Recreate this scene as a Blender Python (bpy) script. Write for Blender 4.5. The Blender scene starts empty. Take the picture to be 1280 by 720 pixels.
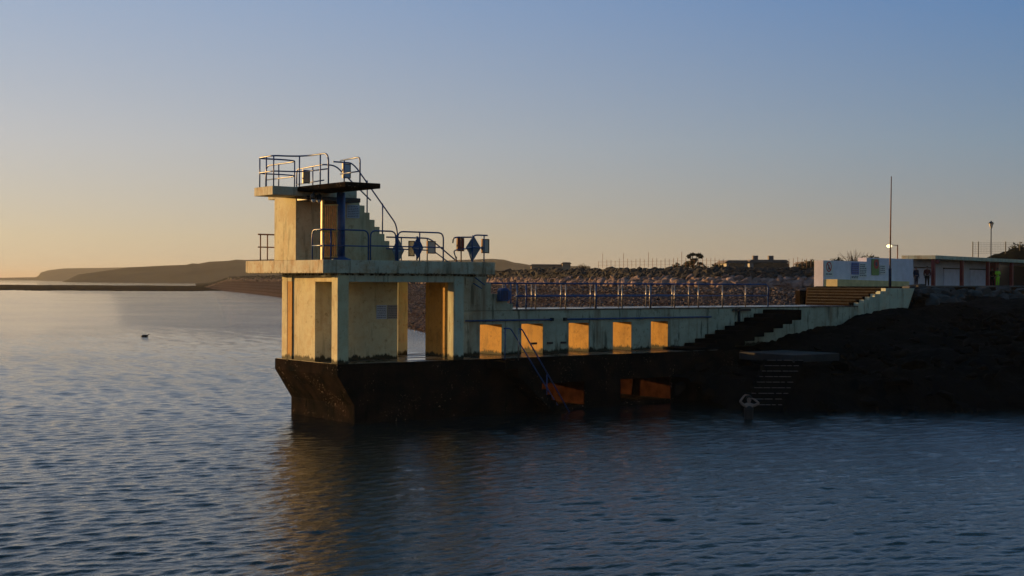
import bpy, bmesh, math, random
import numpy as np
from mathutils import Vector, Matrix
from mathutils.geometry import tessellate_polygon
random.seed(7); rng = np.random.default_rng(7)
scene = bpy.context.scene; COL = scene.collection
R = math.radians
# ------------------------------------------------------------------ camera model (metres; x runs along the pier, y towards the bay, z up)
F=1692.0; ROLL=0.0055; HC=351.5
A=R(52.46); PITCH=math.atan((360-HC)/F)
fu=(math.cos(A),math.sin(A)); ru=(math.sin(A),-math.cos(A))
CAM=(-23.7998,-39.7242,4.8847)
_c,_s=math.cos(ROLL),math.sin(ROLL)
def ray(x,y):
    dx=x-640; dy=y-360
    a=dx*_c+dy*_s; b=-dx*_s+dy*_c
    cp,sp=math.cos(PITCH),math.sin(PITCH)
    fw=F*cp-b*sp; dn=b*cp+F*sp
    return (fu[0]*fw+ru[0]*a, fu[1]*fw+ru[1]*a, -dn, fw)
def D(x,y,d):
    r=ray(x,y);t=d/r[3];return Vector((CAM[0]+r[0]*t,CAM[1]+r[1]*t,CAM[2]+r[2]*t))
def G(x,d,z):                       # bearing x, distance d, height z
    p=D(x,352,d); p.z=z; return p
cam_d=bpy.data.cameras.new('camera'); cam=bpy.data.objects.new('camera',cam_d); COL.objects.link(cam)
cam_d.sensor_width=36; cam_d.lens=F/1280*36; cam_d.clip_end=60000; cam_d.clip_start=.5
fwv=Vector((fu[0]*math.cos(PITCH),fu[1]*math.cos(PITCH),-math.sin(PITCH)))
rv=Vector((ru[0],ru[1],0)); upv=rv.cross(fwv)
rm=Matrix((rv,upv,-fwv)).transposed().to_4x4()
cam.matrix_world=Matrix.Translation(CAM)@rm@Matrix.Rotation(ROLL,4,'Z')
scene.camera=cam
# ------------------------------------------------------------------ light
SAZ=2.6; SEL=R(4.6)
sd=Vector((-1,SAZ,0)).normalized()*math.cos(SEL); sd.z=math.sin(SEL)    # towards the sun
sun=bpy.data.lights.new('sun','SUN'); so=bpy.data.objects.new('sun',sun); COL.objects.link(so)
sun.energy=5.0; sun.color=(1.0,.56,.18); sun.angle=R(.6)
so.rotation_euler=sd.to_track_quat('Z','Y').to_euler()
W=bpy.data.worlds.new('World'); scene.world=W; W.use_nodes=True
nt=W.node_tree; nt.nodes.clear()
sky=nt.nodes.new('ShaderNodeTexSky'); sky.sky_type='NISHITA'; sky.sun_disc=False
sky.sun_elevation=SEL; sky.sun_rotation=math.atan2(sd.x,sd.y); sky.altitude=0
sky.air_density=1.0; sky.dust_density=.8; sky.ozone_density=4.0
bg=nt.nodes.new('ShaderNodeBackground'); bg.inputs[1].default_value=.15
wo=nt.nodes.new('ShaderNodeOutputWorld')
tc=nt.nodes.new('ShaderNodeTexCoord'); sep=nt.nodes.new('ShaderNodeSeparateXYZ'); nt.links.new(tc.outputs['Generated'],sep.inputs[0])
def wmath(op,a,b=None,clamp=False):
    n=nt.nodes.new('ShaderNodeMath'); n.operation=op; n.use_clamp=clamp
    for i,v in enumerate((a,b)):
        if v is None: continue
        if isinstance(v,(int,float)): n.inputs[i].default_value=v
        else: nt.links.new(v,n.inputs[i])
    return n.outputs[0]
sh=Vector((sd.x,sd.y)).normalized()
dt=wmath('ADD',wmath('MULTIPLY',sep.outputs[0],sh.x),wmath('MULTIPLY',sep.outputs[1],sh.y))
hl=wmath('SQRT',wmath('ADD',wmath('ADD',wmath('MULTIPLY',sep.outputs[0],sep.outputs[0]),wmath('MULTIPLY',sep.outputs[1],sep.outputs[1])),1e-4))
dz=wmath('DIVIDE',dt,hl)
zc=wmath('POWER',wmath('MAXIMUM',sep.outputs[2],0.0),.5)
SK=6.67/1.41
def wramp(stops):
    r=nt.nodes.new('ShaderNodeValToRGB'); r.color_ramp.interpolation='B_SPLINE' if False else 'EASE' if False else 'LINEAR'
    while len(r.color_ramp.elements)<len(stops): r.color_ramp.elements.new(.5)
    for e,(p,c) in zip(r.color_ramp.elements,stops): e.position=p**.5; e.color=(c[0],c[1],c[2],1)
    nt.links.new(zc,r.inputs[0]); return r.outputs[0]
def wmix(f,a,b):
    m=nt.nodes.new('ShaderNodeMix'); m.data_type='RGBA'
    if isinstance(f,float): m.inputs[0].default_value=f
    else: nt.links.new(f,m.inputs[0])
    nt.links.new(a,m.inputs[6]); nt.links.new(b,m.inputs[7]); return m.outputs[2]
rS=wramp([(0,(1.,.70,.36)),(.1,(.72,.60,.44)),(.2,(.48,.48,.48)),(.5,(.15,.23,.38)),(1,(.03,.09,.18))])
rA=wramp([(0,(.62,.50,.32)),(.03,(.62,.52,.365)),(.1,(.51,.495,.495)),(.2,(.33,.405,.54)),(.5,(.075,.18,.30)),(1,(.02,.085,.14))])
rB=wramp([(0,(.29,.27,.23)),(.03,(.30,.285,.255)),(.1,(.205,.275,.355)),(.2,(.108,.215,.415)),(.5,(.022,.095,.155)),(1,(.02,.08,.125))])
rC=wramp([(0,(.20,.22,.21)),(.1,(.17,.21,.22)),(.2,(.125,.185,.225)),(.5,(.055,.12,.18)),(1,(.03,.09,.17))])
f1=wmath('DIVIDE',wmath('ADD',dz,.8),.98,True)
f2=wmath('POWER',wmath('DIVIDE',wmath('SUBTRACT',dz,.18),.61,True),1.15)
f3=wmath('DIVIDE',wmath('SUBTRACT',dz,.79),.21,True)
grad=wmix(f3,wmix(f2,wmix(f1,rC,rB),rA),rS)
gs=nt.nodes.new('ShaderNodeVectorMath'); gs.operation='SCALE'; gs.inputs['Scale'].default_value=SK; nt.links.new(grad,gs.inputs[0])
skyc=wmix(.12,gs.outputs[0],sky.outputs[0])
nt.links.new(skyc,bg.inputs[0]); nt.links.new(bg.outputs[0],wo.inputs[0])
scene.view_settings.view_transform='Standard'; scene.view_settings.look='None'
scene.view_settings.exposure=0.58; scene.view_settings.gamma=1.0
# ------------------------------------------------------------------ materials
def newmat(name):
    m=bpy.data.materials.new(name); m.use_nodes=True; t=m.node_tree
    return m,t,t.nodes['Principled BSDF']
def N(t,k,**kw):
    n=t.nodes.new('ShaderNode'+k)
    for a,b in kw.items():
        if a in n.inputs.keys(): n.inputs[a].default_value=b
        else: setattr(n,a,b)
    return n
def rgb(c): return (c[0],c[1],c[2],1)
def noise(t,vec,scale,detail=4,rough=.55,sc=None):
    if sc:
        mp=N(t,'Mapping'); mp.inputs['Scale'].default_value=sc; t.links.new(vec,mp.inputs[0]); vec=mp.outputs[0]
    n=N(t,'TexNoise'); n.inputs['Scale'].default_value=scale; n.inputs['Detail'].default_value=detail; n.inputs['Roughness'].default_value=rough
    t.links.new(vec,n.inputs['Vector']); return n.outputs['Fac']
def ramp(t,fac,a,b,ca=(0,0,0),cb=(1,1,1)):
    r=N(t,'ValToRGB'); r.color_ramp.elements[0].position=a; r.color_ramp.elements[1].position=b
    r.color_ramp.elements[0].color=rgb(ca); r.color_ramp.elements[1].color=rgb(cb); t.links.new(fac,r.inputs[0]); return r.outputs[0]
def mix(t,fac,a,b):
    m=N(t,'Mix',data_type='RGBA')
    if isinstance(fac,float): m.inputs[0].default_value=fac
    else: t.links.new(fac,m.inputs[0])
    for i,c in ((6,a),(7,b)):
        if isinstance(c,tuple): m.inputs[i].default_value=rgb(c)
        else: t.links.new(c,m.inputs[i])
    return m.outputs[2]
def bump(t,b,h,strength=.4,dist=.02):
    n=N(t,'Bump'); n.inputs['Strength'].default_value=strength; n.inputs['Distance'].default_value=dist
    t.links.new(h,n.inputs['Height']); t.links.new(n.outputs[0],b.inputs['Normal'])
def coords(t): return N(t,'TexCoord').outputs['Object']
def simple(name,c,rough=.6,metal=0.,var=.25,scale=6,bmp=.15):
    m,t,b=newmat(name); co=coords(t)
    n=noise(t,co,scale)
    dark=tuple(x*(1-var) for x in c); lite=tuple(min(1,x*(1+var*.6)) for x in c)
    t.links.new(ramp(t,n,.3,.7,dark,lite),b.inputs['Base Color'])
    b.inputs['Roughness'].default_value=rough; b.inputs['Metallic'].default_value=metal
    if rough>=.85: b.inputs['Specular IOR Level'].default_value=0.
    if bmp: bump(t,b,noise(t,co,scale*6),bmp,.01)
    return m
def paint(name,c=(.58,.62,.48),grime=.5,worn=(.62,.40,.20),patch=.35):
    """weathered masonry paint: blotches, vertical rust and algae runs, fine board texture"""
    m,t,b=newmat(name); co=coords(t)
    base=mix(t,ramp(t,noise(t,co,.9,5),.35,.65),tuple(x*.86 for x in c),c)
    base=mix(t,ramp(t,noise(t,co,1.7,9,.72),.47,.62,(0,0,0),(patch,)*3),base,worn)
    st=noise(t,co,2.2,5,.6,(1.0,1.0,.09))
    base=mix(t,ramp(t,st,.54,.72,(0,0,0),(grime,)*3),base,(.20,.13,.07))
    st2=noise(t,co,5.0,4,.6,(1.0,1.0,.14))
    base=mix(t,ramp(t,st2,.57,.66,(0,0,0),(grime*.9,)*3),base,(.07,.075,.05))
    pk=noise(t,co,4.5,8,.75)
    base=mix(t,ramp(t,pk,.58,.63,(0,0,0),(.55,)*3),base,tuple(x*.55 for x in worn))
    lg=noise(t,co,.55,3)
    base=mix(t,ramp(t,lg,.42,.62,(0,0,0),(.12,)*3),base,(.22,.20,.13))
    # algae band above the wet deck and rust-dark drips along the slab's lower edge
    sz=N(t,'SeparateXYZ'); t.links.new(co,sz.inputs[0])
    for z0,h,colr,sc_ in ((2.02,.42,(.035,.036,.022),3.2),(5.10,.22,(.07,.05,.03),7.)):
        lo=N(t,'MapRange'); lo.inputs[1].default_value=z0; lo.inputs[2].default_value=z0+h; lo.inputs[3].default_value=.72 if z0<3 else .44; lo.inputs[4].default_value=0.; t.links.new(sz.outputs[2],lo.inputs[0])
        up=N(t,'Math',operation='GREATER_THAN'); up.inputs[1].default_value=z0-.05; t.links.new(sz.outputs[2],up.inputs[0])
        ad=N(t,'Math',operation='ADD'); t.links.new(lo.outputs[0],ad.inputs[0]); t.links.new(noise(t,co,sc_,5,.7,(1,1,.4)),ad.inputs[1])
        rr_=ramp(t,ad.outputs[0],.86,1.06); mm=N(t,'Math',operation='MULTIPLY'); t.links.new(rr_,mm.inputs[0]); t.links.new(up.outputs[0],mm.inputs[1])
        base=mix(t,mm.outputs[0],base,colr)
    sp=noise(t,co,26,3,.7)
    base=mix(t,ramp(t,sp,.66,.74,(0,0,0),(.5,)*3),base,(.13,.10,.07))
    t.links.new(base,b.inputs['Base Color'])
    b.inputs['Roughness'].default_value=.8; b.inputs['Specular IOR Level'].default_value=.25
    bump(t,b,noise(t,co,9,8,.7),.35,.03)
    return m
M={}
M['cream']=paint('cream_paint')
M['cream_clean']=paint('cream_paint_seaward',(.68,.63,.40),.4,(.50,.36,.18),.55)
M['wall']=paint('walkway_paint',(.52,.54,.41),.85,(.30,.26,.17),.45)
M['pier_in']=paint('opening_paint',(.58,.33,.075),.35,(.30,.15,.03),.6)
M['slot']=paint('bounce_orange_paint',(.55,.26,.035),.3,(.4,.17,.03),.3)  # deep orange stands in for sunlight bounced inside the slot
def slabmat():
    m=paint('slab_paint',(.60,.59,.46),.65,(.46,.29,.15),.7); return m
M['slab']=slabmat()
def basemat():
    m,t,b=newmat('algae_concrete'); co=coords(t)
    c=mix(t,ramp(t,noise(t,co,1.4,6),.35,.65),(.0065,.0082,.0085),(.026,.0180,.0145))
    c=mix(t,ramp(t,noise(t,co,3.5,5,.6,(1,1,.3)),.56,.7),c,(.006,.008,.006))
    sp=noise(t,co,11,3,.65); cl=noise(t,co,.9,3)
    mm=N(t,'Math',operation='MULTIPLY'); t.links.new(ramp(t,sp,.60,.66),mm.inputs[0]); t.links.new(ramp(t,cl,.5,.6),mm.inputs[1])
    c=mix(t,mm.outputs[0],c,(.20,.15,.11))
    t.links.new(c,b.inputs['Base Color']); b.inputs['Roughness'].default_value=.9
    b.inputs['Specular IOR Level'].default_value=0.
    bump(t,b,noise(t,co,14,9,.75),.8,.05); return m
M['base']=basemat()
def wetmat():
    m,t,b=newmat('wet_deck'); co=coords(t)
    c=mix(t,ramp(t,noise(t,co,2,5),.4,.6),(.035,.035,.03),(.09,.085,.07))
    t.links.new(c,b.inputs['Base Color'])
    t.links.new(ramp(t,noise(t,co,1.3,4),.4,.62,(.12,)*3,(.5,)*3),b.inputs['Roughness'])
    bump(t,b,noise(t,co,6,5),.12,.02); return m
M['wet']=wetmat()
M['opening_dim']=simple('opening_dim_film',(.030,.0125,.008),.9,0,.6,3,.2)  # dimness of the base openings put into a red-brown colour
M['blue']=simple('blue_paint',(.012,.075,.26),.38,0,.35,7,.1)
M['blue_dull']=simple('faded_blue_paint',(.03,.09,.25),.5,0,.4,7,.1)
M['steel']=simple('rail_steel',(.42,.38,.35),.38,.75,.4,8,.1)
M['rust']=simple('rusty_steel',(.20,.10,.06),.7,.3,.5,9,.2)
M['dark']=simple('black_fixture',(.02,.02,.022),.5)
M['doorbrown']=simple('brown_door',(.20,.09,.025),.6,0,.3,5,.1)
M['white']=simple('white_paint',(.74,.72,.84),.6,0,.12,1.5,.1)
M['shutter']=simple('white_shutter',(.66,.66,.74),.55,0,.12,1.2,.1)
M['red']=simple('red_paint',(.24,.025,.03),.5,0,.25,4,.1)
M['ochre']=simple('gate_paint',(.80,.46,.12),.5,0,.3,8,.1)
M['panel']=simple('notice_board_face',(.42,.50,.62),.45,0,.12,6,0)
M['ink']=simple('sign_ink',(.06,.08,.12),.6,0,.1,6,0)
M['plate']=simple('reflector_plate',(.9,.62,.3),.18,1.,.1,5,.02)
M['rock']=None
def rockmat(name,a,b_,rough=.88,s=1.6,spec=.1):
    m,t,b=newmat(name); co=coords(t)
    oi=N(t,'ObjectInfo')
    c=mix(t,ramp(t,noise(t,co,s,7,.65),.35,.65),a,b_)
    geo=N(t,'NewGeometry')
    c2=mix(t,geo.outputs['Random Per Island'],tuple(x*.6 for x in b_),tuple(min(1,x*1.25) for x in b_))
    c=mix(t,.5,c,c2)
    mul=N(t,'Mix',data_type='RGBA',blend_type='MULTIPLY'); mul.inputs[0].default_value=.6
    t.links.new(c,mul.inputs[6]); t.links.new(ramp(t,oi.outputs['Random'],0,1,(.45,.45,.48),(1,1,1)),mul.inputs[7])
    t.links.new(mul.outputs[2],b.inputs['Base Color']); b.inputs['Roughness'].default_value=rough
    b.inputs['Specular IOR Level'].default_value=spec
    bump(t,b,noise(t,co,s*4,8,.7),.6,.08); return m
M['rock']=rockmat('armour_rock',(.09,.072,.072),(.34,.255,.24))
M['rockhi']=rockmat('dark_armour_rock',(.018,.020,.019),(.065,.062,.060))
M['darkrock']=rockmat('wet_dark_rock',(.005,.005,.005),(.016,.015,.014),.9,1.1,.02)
M['greyrock']=rockmat('grey_rock',(.025,.025,.026),(.075,.075,.075),.7,1.4)
M['shingle']=rockmat('shingle',(.05,.04,.04),(.20,.165,.16),.9,3)
def beachmat():
    m,t,b=newmat('beach_ground'); co=coords(t)
    v=N(t,'TexVoronoi'); v.inputs['Scale'].default_value=3.2; t.links.new(co,v.inputs['Vector'])
    sep=N(t,'SeparateColor'); t.links.new(v.outputs['Color'],sep.inputs[0])
    c=mix(t,sep.outputs[0],(.024,.021,.024),(.105,.083,.088))
    sx=N(t,'SeparateXYZ'); t.links.new(co,sx.inputs[0])
    # wrack lines follow the height of the beach
    mz=N(t,'Math',operation='MULTIPLY_ADD'); mz.inputs[1].default_value=7.; t.links.new(sx.outputs[2],mz.inputs[0]); 
    t.links.new(noise(t,co,.25,4),mz.inputs[2])
    sn=N(t,'Math',operation='SINE'); t.links.new(mz.outputs[0],sn.inputs[0])
    c=mix(t,ramp(t,sn.outputs[0],.35,.8,(0,0,0),(.8,)*3),c,(.045,.028,.024))
    t.links.new(c,b.inputs['Base Color']); b.inputs['Roughness'].default_value=.95; b.inputs['Specular IOR Level'].default_value=0.
    bump(t,b,v.outputs['Distance'],.9,.15); return m
M['beach']=beachmat()
M['land']=simple('rough_grass',(.009,.011,.009),.95,0,.5,.05,.3)
M['hill']=simple('hill_fields',(.055,.060,.030),.95,0,.6,.006,0)
M['hill2']=simple('hill_scrub',(.040,.042,.026),.95,0,.7,.012,0)
M['spit']=simple('dark_shingle_bar',(.008,.007,.006),.9,0,.5,.05,.2)
M['paving']=simple('paving',(.10,.10,.10),.8,0,.3,.6,.1)
M['step']=rockmat('brown_step_stone',(.010,.0075,.006),(.026,.0185,.014),.95,2.2,0.)
M['leaf']=simple('leaf',(.035,.045,.022),.8,0,.5,1.5,0)
M['twig']=simple('bare_twig',(.10,.065,.045),.9,0,.3,3,0)
M['bark']=simple('bark',(.07,.05,.038),.9,0,.3,5,.2)
M['signgrey']=simple('grey_blue_sign',(.13,.19,.26),.4,0,.25,5,.05)
M['house']=simple('grey_render',(.30,.30,.30),.8,0,.15,.6,.1)
M['house2']=simple('tan_render',(.30,.22,.16),.8,0,.15,.6,.1)
M['slate']=simple('slate_roof',(.14,.12,.115),.8,0,.2,1,.1)
M['glass']=simple('dark_window',(.015,.018,.022),.15,0,.1,3,0)
M['skin']=simple('skin',(.30,.19,.15),.55,0,.12,6,0)
M['hair']=simple('dark_hair',(.018,.013,.010),.6,0,.2,20,.2)
M['swim']=simple('black_swimwear',(.01,.01,.012),.6,0,.1,6,0)
M['navy']=simple('navy_cloth',(.02,.035,.07),.85,0,.2,6,.1)
M['maroon']=simple('maroon_cloth',(.09,.022,.03),.85,0,.2,6,.1)
M['black']=simple('black_cloth',(.015,.015,.018),.85,0,.2,6,.1)
M['hivis']=simple('hivis_cloth',(.40,.85,.03),.7,0,.1,6,.05)
M['yellowdk']=simple('straw_cream_paint',(.70,.58,.28),.7,0,.2,2,.1)
M['bird']=simple('dark_feather',(.012,.011,.011),.6,0,.3,14,.1)
M['sred']=simple('sign_red',(.55,.03,.03),.5,0,.1,4,0)
M['swhite']=simple('sign_white',(.72,.72,.72),.5,0,.06,4,0)
M['sgreen']=simple('sign_green',(.16,.28,.08),.5,0,.1,4,0)
M['sblue']=simple('sign_blue',(.10,.16,.45),.5,0,.1,4,0)
def emit(name,c,s):
    m,t,b=newmat(name); b.inputs['Base Color'].default_value=rgb(c)
    b.inputs['Emission Color'].default_value=rgb(c); b.inputs['Emission Strength'].default_value=s; return m
M['lamp_on']=emit('lit_lamp',(1,.72,.35),2.2)
M['glassw']=simple('frosted_glass',(.55,.50,.42),.35,0,.08,4,0)
# ------------------------------------------------------------------ mesh helpers
def obj(name,bm,mat,parent=None,bevel=0,smooth=False,loc=None):
    me=bpy.data.meshes.new(name)
    bmesh.ops.recalc_face_normals(bm,faces=bm.faces)
    if smooth:
        for f in bm.faces: f.smooth=True
    bm.to_mesh(me); bm.free()
    if mat is not None: me.materials.append(mat)
    o=bpy.data.objects.new(name,me); COL.objects.link(o)
    if parent: o.parent=parent; o.matrix_parent_inverse=Matrix.Translation(parent.location).inverted() if parent.rotation_euler.z==0 else parent.matrix_basis.inverted()
    if bevel:
        b=o.modifiers.new('bevel','BEVEL'); b.width=bevel; b.segments=2; b.limit_method='ANGLE'; b.angle_limit=R(40)
    return o
def empty(name,label,cat,loc=(0,0,0),group=None,rz=0):
    o=bpy.data.objects.new(name,None); COL.objects.link(o); o.location=loc; o.rotation_euler=(0,0,rz)
    o.empty_display_size=.3
    o['label']=label; o['category']=cat
    if group: o['group']=group
    return o
def tag(o,label,cat,group=None):
    o['label']=label; o['category']=cat
    if group: o['group']=group
    return o
def struct(o): o['kind']='structure'; return o
def box(bm,x0,x1,y0,y1,z0,z1):
    v=[bm.verts.new(p) for p in ((x0,y0,z0),(x1,y0,z0),(x1,y1,z0),(x0,y1,z0),(x0,y0,z1),(x1,y0,z1),(x1,y1,z1),(x0,y1,z1))]
    for f in ((0,3,2,1),(4,5,6,7),(0,1,5,4),(1,2,6,5),(2,3,7,6),(3,0,4,7)): bm.faces.new([v[i] for i in f])
def bx(name,x0,x1,y0,y1,z0,z1,mat,parent=None,bevel=.012):
    bm=bmesh.new(); box(bm,x0,x1,y0,y1,z0,z1); return obj(name,bm,mat,parent,bevel)
def prism(bm,poly,y0,y1,axis='y'):
    """poly of (x,z) pushed through y"""
    n=len(poly)
    f=(lambda p,y:(p[0],y,p[1])) if axis=='y' else ((lambda p,y:(y,p[0],p[1])) if axis=='x' else (lambda p,y:(p[0],p[1],y)))
    a=[bm.verts.new(f(p,y0)) for p in poly]; b=[bm.verts.new(f(p,y1)) for p in poly]
    for i in range(n): bm.faces.new((a[i],b[i],b[(i+1)%n],a[(i+1)%n]))
    if n<=4: bm.faces.new(a); bm.faces.new(b[::-1]); return
    for tri in tessellate_polygon([[Vector((p[0],p[1],0)) for p in poly]]):
        try: bm.faces.new([a[k] for k in tri]); bm.faces.new([b[k] for k in tri[::-1]])
        except ValueError: pass
def rounded(pts,r,seg=5):
    pts=[Vector(p) for p in pts]; out=[pts[0]]
    for i in range(1,len(pts)-1):
        a,b,c=pts[i-1],pts[i],pts[i+1]
        d1=(a-b); d2=(c-b); rr=min(r,d1.length*.45,d2.length*.45)
        p=b+d1.normalized()*rr; q=b+d2.normalized()*rr
        for k in range(seg+1):
            t=k/seg; out.append(p*(1-t)**2+b*2*t*(1-t)+q*t*t)
    out.append(pts[-1]); return out
def tube(bm,pts,r,seg=8):
    pts=[Vector(p) for p in pts]; rings=[]; up=None
    for i,p in enumerate(pts):
        t=((pts[min(i+1,len(pts)-1)]-pts[max(i-1,0)])).normalized()
        if up is None: up=Vector((0,0,1)) if abs(t.z)<.9 else Vector((1,0,0))
        u=(up-t*up.dot(t))
        if u.length<1e-4: u=Vector((0,1,0))-t*t.y
        u.normalize(); w=t.cross(u); up=u
        rr=r[i] if isinstance(r,(list,tuple)) else r
        rings.append([bm.verts.new(p+(u*math.cos(2*math.pi*k/seg)+w*math.sin(2*math.pi*k/seg))*rr) for k in range(seg)])
    for a,b in zip(rings,rings[1:]):
        for k in range(seg): bm.faces.new((a[k],a[(k+1)%seg],b[(k+1)%seg],b[k]))
    bm.faces.new(rings[0][::-1]); bm.faces.new(rings[-1])
def tb(name,pts,r,mat,parent=None,corner=0,seg=8):
    bm=bmesh.new(); tube(bm,rounded(pts,corner) if corner else pts,r,seg); return obj(name,bm,mat,parent,0,True)
def lathe(bm,c,prof,seg=16):
    rings=[[bm.verts.new((c[0]+r*math.cos(2*math.pi*k/seg),c[1]+r*math.sin(2*math.pi*k/seg),c[2]+z)) for k in range(seg)] for r,z in prof]
    for a,b in zip(rings,rings[1:]):
        for k in range(seg): bm.faces.new((a[k],a[(k+1)%seg],b[(k+1)%seg],b[k]))
    bm.faces.new(rings[0][::-1]); bm.faces.new(rings[-1])
# ------------------------------------------------------------------ diving tower
ZD=2.04; ZS=5.57; ZT=8.05; WV=1.65
T=empty('diving_tower','two-storey cream concrete diving tower with blue rails at the seaward end of the pier','diving tower',(1.5,2,ZD))
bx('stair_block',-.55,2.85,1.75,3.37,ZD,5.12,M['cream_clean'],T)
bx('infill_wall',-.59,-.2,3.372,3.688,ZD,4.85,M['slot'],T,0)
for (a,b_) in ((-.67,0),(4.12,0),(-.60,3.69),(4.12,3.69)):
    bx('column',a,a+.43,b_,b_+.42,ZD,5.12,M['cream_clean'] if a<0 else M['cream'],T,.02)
bx('beam',-.24,4.12,.03,.38,4.83,5.12,M['cream'],T)
bx('beam',-.24,4.12,3.73,4.08,4.83,5.12,M['cream'],T)
bx('beam',-.60,-.27,.42,1.75,4.83,5.12,M['cream_clean'],T)
bx('beam',-.60,-.27,3.37,3.69,4.83,5.12,M['cream_clean'],T)
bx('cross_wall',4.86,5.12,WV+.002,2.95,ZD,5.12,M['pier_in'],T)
bm=bmesh.new()      # side wall carrying the stair down to the walkway
prism(bm,[(4.54,ZD),(5.9,ZD),(5.9,3.70),(8.04,3.70),(8.04,3.86),(7.76,3.86),(7.76,4.12),(7.36,4.12),(7.36,4.36),(6.98,4.36),(6.98,4.62),(6.72,4.62),(6.72,4.86),(6.3,4.86),(6.3,5.12),(4.54,5.12)],.40,WV)
for v in bm.verts:
    if v.co.y<1: v.co.y=WV-.02
bm.free()
bm=bmesh.new()
prism(bm,[(5.12,3.76),(8.04,3.76),(8.04,4.02),(7.76,4.02),(7.76,4.20),(7.36,4.20),(7.36,4.40),(6.98,4.40),(6.98,4.80),(6.76,4.80),(6.76,5.12),(5.12,5.12)],WV+.001,2.95)
obj('lower_stair',bm,M['wall'],T,.012)
sl=bx('main_platform',-1.32,5.83,-.15,5.56,5.12,ZS,M['slab'],T,.02)
bx('platform_soffit_rib',-.9,5.4,.45,.75,5.02,5.12,M['cream'],T,0)
bm=bmesh.new()
poly=[(-1.32,ZS),(2.9,ZS)]
xs=[2.9,2.69,2.48,2.27,2.06,1.85,1.64,1.43,1.22,1.02]; z=ZS
pts=[]
for i,x in enumerate(xs[:-1]):
    z=ZS+(i+1)*.248; pts+= [(x,z),(xs[i+1],z)]
poly=[(-1.32,ZS),(2.9,ZS)]+pts+[(1.02,7.98),(.81,7.98),(.81,7.75),(-1.32,7.75)]
prism(bm,poly,1.75,3.33); obj('upper_stair_block',bm,M['cream_clean'],T,.01)
bm=bmesh.new(); prism(bm,[(-2.47,1.25),(.81,1.25),(.81,2.62),(-2.47,2.62)],7.752,ZT,'z'); obj('top_platform',bm,M['slab'],T,.02)
bx('springboard_platform',-1.55,-.22,-1.95,1.248,7.89,ZT+.01,M['base'],T,.02)
bx('platform_haunch',-1.3,.81,1.0,1.748,7.60,7.75,M['dark'],T,.02)
# blue prop with its round foot
bm=bmesh.new(); lathe(bm,(-.42,.25,ZS),[(.145,.06),(.145,2.29)],20); pr=obj('support_column',bm,M['blue'],T,0,True)
bm=bmesh.new(); lathe(bm,(-.42,.25,ZS),[(.36,0),(.34,.03),(.16,.10),(.15,.12)],20); obj('foot_flange',bm,M['blue'],pr,0,True)
bx('doorway',-.24,.40,1.742,1.749,ZS+.01,ZS+2.02,M['doorbrown'],T,0)
bx('door_lintel',-.30,.46,1.735,1.749,ZS+2.03,ZS+2.10,M['dark'],T,0)
# gate standing ajar at the seaward corner of the side ledge
def gbar(name,a0,a1,z0,z1,w,par):
    p=Vector((-1.06,.32,0)).lerp(Vector((-.74,-.09,0)),a0); q=Vector((-1.06,.32,0)).lerp(Vector((-.74,-.09,0)),a1)
    d=(q-p).normalized(); n=Vector((-d.y,d.x,0))*w
    bm=bmesh.new(); prism(bm,[((p-n).x,(p-n).y),((q-n).x,(q-n).y),((q+n).x,(q+n).y),((p+n).x,(p+n).y)],z0,z1,'z'); return obj(name,bm,M['ochre'],par,0)
gt=gbar('gate',0,1,ZS+.08,ZS+.12,.02,T)
bx('gate_post',-1.13,-1.05,.28,.38,ZS,ZS+2.02,M['ochre'],gt,0)
gbar('gate_rail',.02,1,ZS+1.82,ZS+1.87,.02,gt); gbar('gate_rail',.02,1,ZS+.95,ZS+.99,.02,gt)
for k in range(7): gbar('gate_slat',.10+k*.135,.15+k*.135,ZS+.121,ZS+1.819,.022,gt)
def rail(name,paths,posts,parent=T,mat='blue',pm='blue',r=.027,corner=.22,pr=.024):
    """paths: polylines; first is the top rail; posts: (x,y,z0,z1)"""
    root=tb(name,paths[0],r,M[mat],parent,corner)
    for p in paths[1:]: tb('mid_rail',p,r*.85,M[mat],root,corner)
    for (x,y,z0,z1) in posts: tb('post',[(x,y,z0),(x,y,z1)],pr,M[pm],root)
    return root
H=1.02
# main platform rails
rail('railing',[[(-1.22,.78,ZS),(-1.22,.78,ZS+H),(-1.22,0,ZS+H),(.52,0,ZS+H),(.52,0,ZS)],[(-1.22,.78,ZS+.48),(-1.22,0,ZS+.48),(.52,0,ZS+.48)]],[(-1.22,0.02,ZS,ZS+H-.1),(-.95,0,ZS,ZS+H)])
rail('railing',[[(.60,0,ZS),(.60,0,ZS+H),(1.63,0,ZS+H),(1.63,0,ZS)],[(.60,0,ZS+.5),(1.63,0,ZS+.5)]],[])
rail('railing',[[(1.71,0,ZS),(1.71,0,ZS+H),(3.63,0,ZS+H),(3.63,0,ZS)],[(1.71,0,ZS+.5),(3.63,0,ZS+.5)]],[(2.62,0,ZS,ZS+H),(1.74,.1,ZS,ZS+.9)])
rail('railing',[[(-1.25,4.72,ZS+H-.06),(1.4,4.72,ZS+H-.06)],[(-1.25,4.72,ZS+.5),(1.4,4.72,ZS+.5)]],[(-1.17,4.68,ZS,ZS+H-.06),(-.87,4.72,ZS,ZS+H-.06),(.6,4.72,ZS,ZS+H-.06)],mat='rust',pm='rust')
rail('stair_handrail',[[(2.0,1.2,ZS+.86),(3.85,1.2,ZS+.86),(5.1,1.2,ZS+.02)],[(2.0,1.2,ZS+.45),(4.0,1.2,ZS+.42),(4.7,1.2,ZS)]],[(2.63,1.2,ZS,ZS+.86),(3.75,1.2,ZS,ZS+.86)],mat='blue_dull',pm='steel')
rail('stair_handrail',[[(5.84,1.3,5.1),(6.43,1.3,4.74)],[(5.9,1.3,4.8),(6.3,1.3,4.60)]],[],mat='blue')
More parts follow.
